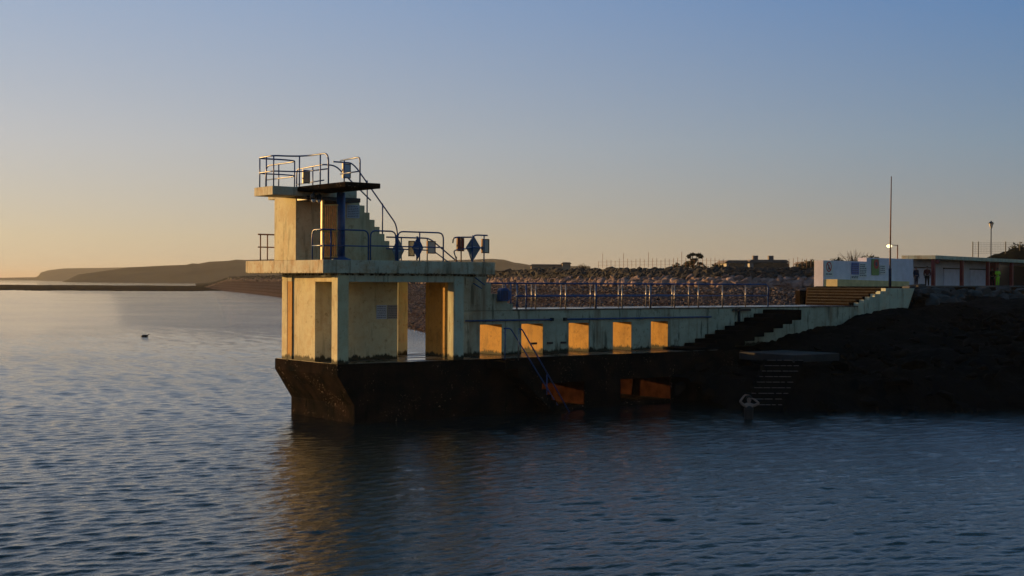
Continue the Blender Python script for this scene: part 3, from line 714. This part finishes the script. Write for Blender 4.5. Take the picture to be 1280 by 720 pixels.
# shelter
so_=D(1167,355.5,118); so_.z=4.62
SH=empty('shelter','flat-roofed seaside shelter with red posts and white shuttered bays','shelter',so_,None,BR)
bm=bmesh.new(); box(bm,-.4,40,-.3,2.75,2.40,2.72); child('roof',bm,M['cream'],SH)
bm=bmesh.new(); box(bm,-3.6,40,2.1,2.4,-.3,2.395); child('rear_wall',bm,M['shutter'],SH)
for k in range(4):
    bm=bmesh.new(); box(bm,-.1+k*7.2,.22+k*7.2,-.1,.2,-.1,2.398); child('post',bm,M['red'],SH)
for k in range(4):
    if k==3: break
    bm=bmesh.new(); box(bm,1.0+k*7.2,6.2+k*7.2,2.02,2.098,-.05,1.62); sh=child('shutter',bm,M['white'],SH)
    bm=bmesh.new(); box(bm,.9+k*7.2,5.4+k*7.2,1.95,2.097,1.63,1.74); child('shutter_box',bm,M['dark'],SH)
bm=bmesh.new(); box(bm,20.4,21.4,1.2,2.098,-.1,2.398); child('partition',bm,M['red'],SH)
bm=bmesh.new(); box(bm,21.41,34,1.98,2.098,-.1,2.2); child('doorway',bm,M['glass'],SH,0)
bm=bmesh.new(); bmesh.ops.create_uvsphere(bm,u_segments=12,v_segments=8,radius=.2); o=child('red_lamp',bm,M['red'],SH,0,True); o.location=(.05,-.3,2.15)
# flagpole and lamps
f=D(1112.5,352,103); 
fp=empty('flagpole','tall bare flagpole standing in front of the white wall','flagpole',(f.x,f.y,4.62))
bm=bmesh.new(); tube(bm,[(0,0,0),(.02,0,4.5),(.08,0,8.4)],[.07,.055,.035],10); child('pole',bm,M['rust'],fp,0,True)
bm=bmesh.new(); tube(bm,[(0,0,0),(0,0,1.4)],.11,10); child('pole_base',bm,M['navy'],fp,0,True)
def street_lamp(label,x,ytop,d,zb,lit=False,side=False):
    p=D(x,ytop,d); h=p.z-zb
    e=empty('street_lamp',label,'street lamp',(p.x,p.y,zb))
    if side:
        bm=bmesh.new(); tube(bm,[(0,0,0),(0,0,h)],[.07,.05],8); child('pole',bm,M['rust'],e,0,True)
        bm=bmesh.new(); tube(bm,[(0,0,h-.05),(-.5*ru[0],-.5*ru[1],h-.02)],.03,8); child('arm',bm,M['dark'],e,0,True)
        bm=bmesh.new(); bmesh.ops.create_uvsphere(bm,u_segments=14,v_segments=10,radius=.24)
        for v in bm.verts: v.co.z*=.6
        o=child('lamp_head',bm,M['lamp_on'],e,0,True); o.location=(-.75*ru[0],-.75*ru[1],h-.12)
    else:
        bm=bmesh.new(); tube(bm,[(0,0,0),(0,0,.8),(0,0,.81),(0,0,h-.85)],[.12,.11,.06,.05],8); child('pole',bm,M['dark'],e,0,True)
        bm=bmesh.new(); lathe(bm,(0,0,h-.85),[(.10,0),(.26,.55),(.27,.56)],8); child('lantern',bm,M['glassw'],e,0)
        bm=bmesh.new(); lathe(bm,(0,0,h-.29),[(.34,0),(.30,.05),(.10,.20),(.03,.30)],8); child('cap',bm,M['dark'],e,0)
    return e
street_lamp('black lantern street lamp on a tall pole behind the shelter roof',1239,276,150,6.0)
street_lamp('small lit lamp on a short pole above the white wall',1122,306,122,4.62,True,True)
# ------------------------------------------------------------------ slope and net fence behind the shelter
bm=bmesh.new(); g=[]
for i,x in enumerate(np.linspace(1165,1420,50)):
    row=[]
    for j,d in enumerate((150,158,170,185,230)):
        top=float(np.interp(x,[1165,1215,1240,1280,1420],[5.5,8.0,8.5,9.6,14]))
        z=4.6+(top-4.6)*[0,.75,1,1.02,1][j]+random.gauss(0,.10)
        row.append(bm.verts.new(G(x,d,z)))
    g.append(row)
for a,b in zip(g,g[1:]):
    for k in range(4): bm.faces.new((a[k],b[k],b[k+1],a[k+1]))
struct(obj('grassy_slope',bm,M['land'],None,0,True))
fe=empty('net_fence','tall wire net fence on posts on the slope above the shelter',"fence",G(1216,165,8))
def addw(name,bm,mat,root):
    o=obj(name,bm,mat,None,0); o.parent=root; o.matrix_parent_inverse=Matrix.Translation(root.location).inverted(); return o
fx=[1216,1223,1257,1275,1300]
for x in fx:
    p=D(x,302,165); bm=bmesh.new(); tube(bm,[(p.x,p.y,p.z-2.2),(p.x,p.y,p.z)],.055,6); addw('post',bm,M['dark'],fe)
bm=bmesh.new()
for k in range(7):
    a=D(1216,303.5+k*2.2,165); b=D(1300,303.5+k*2.2,165); tube(bm,[a,b],.010,4)
for k in range(24):
    a=D(1216+k*3.5,303.5,165); b=D(1216+k*3.5,317,165); tube(bm,[a,b],.006,4)
addw('netting',bm,M['dark'],fe)
# ------------------------------------------------------------------ things along the bank top
def house(label,x0,x1,yt,d,zb,mat,roof='slate',ht=None,wins=(),chim=()):
    a=G(x0,d,zb); b=G(x1,d,zb); w=(b-a).length; zt_=D(x0,yt,d).z; h=zt_-zb
    e=empty('house',label,'house',a,None,math.atan2(b.y-a.y,b.x-a.x))
    bm=bmesh.new(); box(bm,0,w,0,9,-1,h-.45); wl=child('wall',bm,M[mat],e)
    bm=bmesh.new(); prism(bm,[(-.4,h-.46),(w+.4,h-.46),(w-.2,h),(.2,h)],-.4,9.4); rf=child('roof',bm,M[roof],e)
    for (wx,wz,ww,wh) in wins:
        bm=bmesh.new(); box(bm,w*wx,w*wx+ww,-.05,-.002,h*wz,h*wz+wh); wi=child('window',bm,M['glass'],e,0)
        bm=bmesh.new(); box(bm,w*wx-.1,w*wx+ww+.1,-.12,-.003,h*wz-.12,h*wz-.002); child('sill',bm,M['swhite'],wi,0)
    for cx in chim:
        bm=bmesh.new(); box(bm,w*cx,w*cx+.8,3,4,h-.3,h+.7); child('chimney',bm,M['slate'],rf)
house('low grey flat-roofed building with a dark opening beyond the rock bank',908,934.5,325.2,205,6.6,'house',wins=((.12,.30,1.,.8),(.45,.2,1.3,1.2)))
house('long grey bungalow with two chimneys beyond the rock bank',937,984,324.5,215,6.6,'house',wins=((.1,.3,1.2,.8),(.3,.3,1.2,.8),(.45,.1,1.,1.6),(.62,.3,1.4,.8),(.82,.3,1.4,.8)),chim=(.18,.6))
house('low tan building far along the shore left of the bare bush',664,705,330.2,420,6.9,'house2',wins=((.15,.4,1.5,.9),(.4,.4,1.5,.9)))
house('small tan gable end beside the far low building',703,713,327.8,415,6.9,'house2')
house('brick-coloured low building at the right end above the bank',1008,1030,326.5,230,6.6,'slate',wins=((.3,.3,1.,.8),))
e=None
def canopy(bm,c,rx,rz,n,s,shell=.6):
    for _ in range(n):
        v=Vector((random.gauss(0,1),random.gauss(0,1),random.gauss(0,1))).normalized()*random.uniform(.25,1.15)
        p=Vector((c[0]+v.x*rx,c[1]+v.y*rx,c[2]+v.z*rz))
        q=Matrix.Rotation(random.uniform(0,6.28),3,Vector((random.random()-.5,random.random()-.5,random.random()-.5)).normalized())
        k=s*random.uniform(.6,1.4)
        vs=[bm.verts.new(p+q@Vector(w)*k) for w in ((-1,-.6,0),(1,-.5,.2),(.2,.9,-.1))]
        bm.faces.new(vs)
def tree(label,x,d,zb,h,lobes,mat='leaf',bare=False,name='tree',cat='tree'):
    p=G(x,d,zb); e=empty(name,label,cat,p)
    bm=bmesh.new(); tube(bm,[(0,0,-.5),(.1,0,h*.35),(-.05,.1,h*.75)],[.22,.16,.05],7)
    for (lx,lz,lr,lh) in lobes:
        tube(bm,[(0,0,h*.25),(lx*.6*ru[0],lx*.6*ru[1],h*lz*.8),(lx*ru[0],lx*ru[1],h*lz)],[.10,.06,.03],5)
    if bare:
        for _ in range(70):
            a=random.uniform(0,6.28); r_=random.uniform(.1,1)*h*.6
            tube(bm,[(0,0,h*.1*random.random()),(r_*.5*math.cos(a),r_*.5*math.sin(a),h*random.uniform(.3,.7)),(r_*math.cos(a),r_*math.sin(a),h*random.uniform(.5,1.05)*(1-.3*r_/h))],[.06,.03,.012],4)
    child('trunk',bm,M['bark'] if not bare else M['twig'],e,0)
    bm=bmesh.new()
    for (lx,lz,lr,lh) in lobes: canopy(bm,(lx*ru[0],lx*ru[1],h*lz),lr,lh,int(180*lr*lr)+60,.16 if not bare else .10)
    if lobes: child('crown',bm,M[mat] if not bare else M['twig'],e,0)
    return e
tree('dark wind-shaped tree with three crowns standing above the rock bank',866,190,6.5,2.35,[(-.55,.86,.42,.26),(-.1,.97,.30,.18),(.72,.95,.48,.22),(1.05,.82,.34,.2),(.15,.62,.45,.26),(-.55,.45,.62,.3),(.95,.42,.5,.25),(-1.0,.28,.6,.22),(.4,.2,.7,.25)])
bush=[(845,188,1.0),(853,190,.8),(880,192,.9),(897,195,1.1),(1000,190,1.2),(1012,190,1.7),(1045,150,1.2),(1078,150,1.0),(1050,140,.8),(1086,150,1.5),(1028,180,.9),(1274,170,1.6)]
bl_lab=['small dark bush at the left of the wind-shaped tree','second small bush left of the wind-shaped tree','low bush just right of the wind-shaped tree','low bush left of the grey flat-roofed building','low bush right of the long bungalow','taller shrub near the brick-coloured building','brown bush showing over the left part of the white wall','brown bush behind the violet notice on the wall','low scrub behind the left end of the white wall','dark bush left of the raised white wall','low bush before the brick-coloured building','dark bush on the slope at the far right edge']
for (x,d,h),lab in zip(bush,bl_lab):
    tree(lab,x,d,6.4 if x<1200 else 8.3,h,[(0,.55,.75*h,.5*h),(.7*h,.35,.5*h,.35*h)],'leaf',name='bush',cat='bush')
tree('rounded bare-branched bush on the far bank left of the thin posts',728,330,6.8,2.6,[(0,.5,1.5,1.1)],bare=True,name='bush',cat='bush')
tree('bare brown shrub rising behind the white wall',1066,150,5.2,3.6,[(0,.35,1.1,.6)],bare=True,name='bush',cat='bush')
tree('low spreading bare bush further left on the far bank',675,345,6.8,1.6,[(-1,.4,1.6,.6),(1.5,.4,1.4,.6)],bare=True,name='bush',cat='bush')
# thin post fence along the bank top
pf=empty('post_fence','thin-posted wire fence along the top of the rock bank','fence',G(800,170,6.7))
nP=0
for x in np.concatenate([np.arange(748,905,5.2),np.arange(986,1018,5.5)]):
    d=interp(x,1)+14; p=G(x,d,6.7); bm=bmesh.new(); hh=random.uniform(.9,1.2)+(.8 if random.random()<.1 else 0)
    tube(bm,[p,p+Vector((0,0,hh))],.028,5); addw('post',bm,M['rust'],pf); nP+=1
bm=bmesh.new()
for zz in (.35,.8):
    prev=None
    for x in np.arange(748,905,5.2):
        p=G(x,interp(x,1)+14,6.7+zz)
        if prev is not None: tube(bm,[prev,p],.010,4)
        prev=p
addw('wire',bm,M['rust'],pf)
# ------------------------------------------------------------------ far land
def ridge(name,prof,d0,mat,depth=700,amp=1.2,step=3,cliff=.06):
    xs=np.arange(prof[0][0],prof[-1][0],step); bm=bmesh.new(); g=[]
    for x in xs:
        yt=float(np.interp(x,[p[0] for p in prof],[p[1] for p in prof])); zt_=max(.4,D(x,yt,d0+depth*.35).z)
        row=[]
        for j,(dd,ff) in enumerate(((0,0),(cliff*.5,.35),(cliff,.5),(.2,.82),(.35,1.),(.6,.95),(1,.4))):
            z=-1+(zt_+1)*ff+ (mn.noise(Vector((x*.05,j,d0)))+.6*mn.noise(Vector((x*.3,j,d0))))*amp*.35*(1 if j else 0)
            row.append(bm.verts.new(G(x,d0+depth*dd,z)))
        g.append(row)
    for a,b in zip(g,g[1:]):
        for k in range(6): bm.faces.new((a[k],b[k],b[k+1],a[k+1]))
    return struct(obj(name,bm,mat,None,0,True))
ridge('far_headland',[(-120,349),(-60,348),(0,347.2),(47,346.4),(50,341),(60,337.8),(80,335.4),(130,334.8),(200,333),(360,331),(700,331)],3700,M['hill'],900,.8)
ridge('near_hill',[(78,352.5),(90,346.5),(98,343),(120,340),(160,334.3),(200,332.2),(232,331),(240,329.2),(248,329.6),(262,327),(285,326),(295,324.4),(306,325),(340,324),(420,325),(560,325.5),(615,323.5),(630,324.5),(642,328),(665,331.5),(740,333)],2000,M['hill2'],700,.9,2)
# shingle bar across the bay
bm=bmesh.new(); g=[]
for x in np.linspace(-150,285,120):
    row=[]
    for j,(d,z) in enumerate(((548,-.3),(560,.12),(640,.45),(800,.55),(960,.45),(1040,-.3))):
        k=1+(.04*mn.noise(Vector((x*.03,j,0)))); tip=max(0,(x-230)/80)
        row.append(bm.verts.new(G(x,d*k+tip*60,z+(.2*mn.noise(Vector((x*.2,j,2))) if 0<j<5 else 0))))
    g.append(row)
for a,b in zip(g,g[1:]):
    for k in range(5): bm.faces.new((a[k],b[k],b[k+1],a[k+1]))
struct(obj('shingle_bar',bm,M['spit'],None,0,True))
# ------------------------------------------------------------------ people
def figure(name,label,loc,rz,joints,edges,parts,mats,cloth,sub=2):
    """one skinned body; clothing pieces are slightly fatter skins over the same joints"""
    e=empty(name,label,'person',loc,None,rz)
    def skin(nm,keys,eds,grow,mat,root):
        idx={k:i for i,k in enumerate(keys)}
        me=bpy.data.meshes.new(nm); me.from_pydata([joints[k][0] for k in keys],[(idx[a],idx[b]) for a,b in eds if a in idx and b in idx],[])
        me.materials.append(mat); o=bpy.data.objects.new(nm,me); COL.objects.link(o); o.parent=e
        s=o.modifiers.new('skin','SKIN')
        for i,k in enumerate(keys):
            r=joints[k][1]; r=(r,r) if not isinstance(r,tuple) else r
            sv=me.skin_vertices[0].data[i]; sv.radius=(r[0]+grow,r[1]+grow); sv.use_root=(k==root)
        s.use_smooth_shade=True
        m=o.modifiers.new('sub','SUBSURF'); m.levels=sub; m.render_levels=sub
        return o
    skin('body',list(joints),edges,0,mats,'pelvis' if 'pelvis' in joints else list(joints)[0])
    for nm,keys,grow,mat,root in cloth: skin(nm,keys,edges,grow,mat,root)
    return e
def face_and_hair(e,c,r,hairmat,facing=-1,long=False):
    bm=bmesh.new(); bmesh.ops.create_uvsphere(bm,u_segments=16,v_segments=12,radius=r)
    for v in list(bm.verts):
        if v.co.y*facing>r*.15 and v.co.z<r*.35: bm.verts.remove(v)
    for v in bm.verts: v.co.z*=1.18; v.co+=Vector(c)+Vector((0,-facing*r*.12,r*.16))
    child('hair',bm,hairmat,e,0,True)
    bm=bmesh.new()
    for sx in (-1,1): box(bm,c[0]+sx*r*.38-r*.1,c[0]+sx*r*.38+r*.1,c[1]+facing*r*.94,c[1]+facing*r*.86,c[2]-.01,c[2]+.008)
    child('eyes',bm,M['hair'],e,0)
def hand(J,E,wk,w,d,tag_,sc=1.):
    """palm, four fingers and a thumb as short chains rooted at the wrist"""
    w=Vector(w); d=Vector(d).normalized(); s=d.cross(Vector((0,0,1)));
    if s.length<.1: s=Vector((1,0,0))
    s.normalize()
    J['palm'+tag_]=(tuple(w+d*.06*sc),(.035*sc,.018*sc)); E.append((wk,'palm'+tag_))
    for i,(o,l) in enumerate(((-.03,.07),(-.01,.085),(.01,.08),(.03,.062))):
        a='f%d%s'%(i,tag_); b='g%d%s'%(i,tag_)
        J[a]=(tuple(w+d*.10*sc+s*o*sc),.010); J[b]=(tuple(w+d*(.10+l)*sc+s*o*1.3*sc+Vector((0,0,-.02))),.008)
        E.append(('palm'+tag_,a)); E.append((a,b))
    J['th'+tag_]=(tuple(w+d*.05*sc-s*.05*sc),.011); J['ti'+tag_]=(tuple(w+d*.09*sc-s*.065*sc),.009)
    E.append(('palm'+tag_,'th'+tag_)); E.append(('th'+tag_,'ti'+tag_))
def stander(label,loc,rz,top,legs,hair,h=1.72,arms='down',name='person',hood=False):
    k=h/1.75
    J={'pelvis':((0,0,.95*k),(.15,.11)),'waist':((0,0,1.12*k),(.135,.10)),'chest':((0,0,1.32*k),(.165,.115)),'neckb':((0,0,1.46*k),(.09,.08)),'neck':((0,0,1.52*k),.055),'head':((0,-.01,1.60*k),(.085,.095)),'crown':((0,-.005,1.70*k),(.075,.085))}
    E=[('pelvis','waist'),('waist','chest'),('chest','neckb'),('neckb','neck'),('neck','head'),('head','crown')]
    for s,t in ((-1,'L'),(1,'R')):
        J['hip'+t]=((s*.09,0,.88*k),.10); J['knee'+t]=((s*.11,-.02,.50*k),.065); J['ank'+t]=((s*.11,.02,.09*k),.042); J['toe'+t]=((s*.13,-.15,.04*k),(.045,.03))
        J['sh'+t]=((s*.19,0,1.42*k),.062)
        el=(s*.25,.02,1.14*k); wr=(s*.24,-.08,.90*k); dd=(0,-.15,-1)
        if arms=='front': el=(s*.25,-.03,1.16*k); wr=(s*.08,-.27,1.18*k); dd=(-s,-.3,.1)
        J['el'+t]=(el,.048); J['wr'+t]=(wr,.032)
        E+= [('pelvis','hip'+t),('hip'+t,'knee'+t),('knee'+t,'ank'+t),('ank'+t,'toe'+t),('neckb','sh'+t),('sh'+t,'el'+t),('el'+t,'wr'+t)]
        hand(J,E,'wr'+t,wr,dd,t,k)
    up=['pelvis','waist','chest','neckb','shL','elL','wrL','shR','elR','wrR']; lo=['pelvis','hipL','kneeL','ankL','hipR','kneeR','ankR']
    e=figure(name,label,loc,rz,J,E,None,M['skin'],[('jacket',up,.025,top,'chest'),('trousers',lo,.018,legs,'pelvis'),('shoe',['ankL','toeL'],.012,M['black'],'ankL'),('shoe',['ankR','toeR'],.012,M['black'],'ankR')])
    face_and_hair(e,(0,-.01,1.64*k),.108*k,hair); return e
def sloc(x,y): return tuple(Vector(so_)+Matrix.Rotation(BR,3,'Z')@Vector((x,y,0))+Vector((0,0,.012)))
TC=math.atan2(-fu[1],-fu[0])+math.pi/2    # facing the camera when the figure looks along -y
stander('person in dark blue standing left of the first red post',sloc(-1.75,.9),TC+.5,M['navy'],M['navy'],M['hair'],1.68)
stander('person in a maroon coat and black trousers beside the first red post',sloc(-.75,.3),TC-.3,M['maroon'],M['black'],M['hair'],1.74)
stander('person in a lime hi-vis jacket standing in the third bay of the shelter',sloc(16.9,-.1),TC+.2,M['hivis'],M['hivis'],M['hair'],1.78,'front')
stander('person in black partly hidden behind the one in lime hi-vis',sloc(17.35,.55),TC-.6,M['black'],M['black'],M['hair'],1.80)
# bather, waist deep, both hands at the back of the head
def bather():
    J={'pelvis':((0,0,-.05),(.16,.12)),'thighL':((-.09,.02,-.5),.09),'thighR':((.09,.02,-.5),.09),'waist':((0,0,.14),(.14,.105)),'chest':((0,0,.36),(.17,.12)),'neckb':((0,0,.50),(.09,.08)),'neck':((0,-.01,.56),.055),'head':((0,-.03,.65),(.085,.095)),'crown':((0,-.03,.76),(.075,.085))}
    E=[('pelvis','thighL'),('pelvis','thighR'),('pelvis','waist'),('waist','chest'),('chest','neckb'),('neckb','neck'),('neck','head'),('head','crown')]
    J['shL']=((-.19,0,.47),.060); J['elL']=((-.33,-.10,.62),.047); J['wrL']=((-.16,-.06,.84),.033)
    J['shR']=((.19,0,.46),.060); J['elR']=((.34,-.12,.56),.047); J['wrR']=((.17,-.02,.70),.033)
    for t in 'LR': E+= [('neckb','sh'+t),('sh'+t,'el'+t),('el'+t,'wr'+t)]
    hand(J,E,'wrL',J['wrL'][0],(.9,.25,.12),'L'); hand(J,E,'wrR',J['wrR'][0],(-.7,.7,.25),'R')
    p=D(936,519,48.4)
    e=figure('bather','bather in black swimwear standing waist deep with both hands raised to the head',(p.x,p.y,0.02),TC,J,E,None,M['skin'],[('swimsuit',['pelvis','waist','chest','neckb'],.03,M['swim'],'waist')])
    face_and_hair(e,(0,-.03,.70),.108,M['hair'])
    return e
bather()
# ------------------------------------------------------------------ floating cormorant
p=D(181,421,115); b=empty('cormorant','small dark bird floating alone on the calm bay at left','bird',(p.x,p.y,0),None,math.atan2(ru[1],ru[0]))
bm=bmesh.new(); tube(bm,[(-.34,0,.04),(-.2,0,.05),(0,0,.05),(.18,0,.06),(.27,0,.08)],[.02,.09,.12,.09,.04],10); child('body',bm,M['bird'],b,0,True)
bm=bmesh.new(); tube(bm,[(.2,0,.08),(.28,0,.15),(.30,0,.20),(.36,0,.21),(.44,0,.20)],[.04,.03,.035,.03,.006],8); child('head',bm,M['bird'],b,0,True)
# ------------------------------------------------------------------ water
def watermat():
    m,t,b=newmat('sea_water'); co=coords(t)
    b.inputs['Base Color'].default_value=(.009,.021,.022,1); b.inputs['Roughness'].default_value=.025; b.inputs['IOR'].default_value=1.333
    n1=noise(t,co,2.6,5,.55,(.6,1,1)); n2=noise(t,co,9,4,.6,(.6,1,1))
    a=N(t,'Math',operation='MULTIPLY_ADD'); a.inputs[1].default_value=.5; t.links.new(n2,a.inputs[0]); t.links.new(n1,a.inputs[2])
    big=noise(t,co,.035,3)
    st=N(t,'MapRange'); st.inputs[1].default_value=.35; st.inputs[2].default_value=.65; st.inputs[3].default_value=.25; st.inputs[4].default_value=.6; t.links.new(big,st.inputs[0])
    n=N(t,'Bump'); n.inputs['Distance'].default_value=.075; t.links.new(a.outputs[0],n.inputs['Height']); t.links.new(st.outputs[0],n.inputs['Strength'])
    t.links.new(n.outputs[0],b.inputs['Normal']); return m
M['water']=watermat()
NA,NR=820,1900
ang=np.linspace(-R(27),R(27),NA)+A; rad=12*np.exp(np.linspace(0,math.log(300/12),NR))
rad=np.concatenate([rad,[600,1000,2000,5000,15000,40000]]); NR=len(rad)
RA,AN=np.meshgrid(rad,ang,indexing='ij')
Xw=CAM[0]+RA*np.cos(AN); Yw=CAM[1]+RA*np.sin(AN); Zw=np.zeros_like(Xw)
wd=R(84)
for _ in range(95):
    lam=.20*(4.2**rng.random()); th=wd+rng.normal(0,.42); k=2*math.pi/lam
    amp=.0021*lam**.8
    fade=np.clip(lam/(np.minimum(RA,300)*.0017*3.0)-1.0,0,1)
    Zw+=amp*fade*np.sin(k*(Xw*math.cos(th)+Yw*math.sin(th))+rng.random()*6.28)
Zw=Zw-.0*Zw
vs=np.stack([Xw,Yw,Zw],-1).reshape(-1,3)
i=np.arange((NR-1)*(NA)).reshape(NR-1,NA)[:,:NA-1].reshape(-1)
faces=np.stack([i,i+1,i+NA+1,i+NA],-1)
me=bpy.data.meshes.new('sea'); me.vertices.add(len(vs)); me.vertices.foreach_set('co',vs.reshape(-1).astype(np.float32))
me.loops.add(faces.size); me.loops.foreach_set('vertex_index',faces.reshape(-1).astype(np.int32))
me.polygons.add(len(faces)); me.polygons.foreach_set('loop_start',(np.arange(len(faces))*4).astype(np.int32)); me.polygons.foreach_set('loop_total',np.full(len(faces),4,np.int32))
me.polygons.foreach_set('use_smooth',np.ones(len(faces),bool)); me.update(calc_edges=True); me.validate()
if me.polygons[0].normal.z<0: me.flip_normals()
me.materials.append(M['water']); o=bpy.data.objects.new('sea',me); COL.objects.link(o); struct(o)
bm=bmesh.new()
for q in ((-45000,-45000),(45000,-45000),(45000,45000),(-45000,45000)): bm.verts.new((q[0],q[1],-3.2))
bm.faces.new(bm.verts); struct(obj('seabed',bm,M['darkrock']))

hz,t_,b_=newmat('haze_air')
t_.nodes.remove(b_)
pv=t_.nodes.new('ShaderNodeVolumePrincipled'); pv.inputs['Color'].default_value=(.76,.78,.82,1); pv.inputs['Density'].default_value=.00010; pv.inputs['Anisotropy'].default_value=.2
t_.links.new(pv.outputs[0],t_.nodes['Material Output'].inputs['Volume'])
bm=bmesh.new(); box(bm,-46000,46000,-46000,46000,-4.4,75); o=obj('haze',bm,hz); o['kind']='stuff'
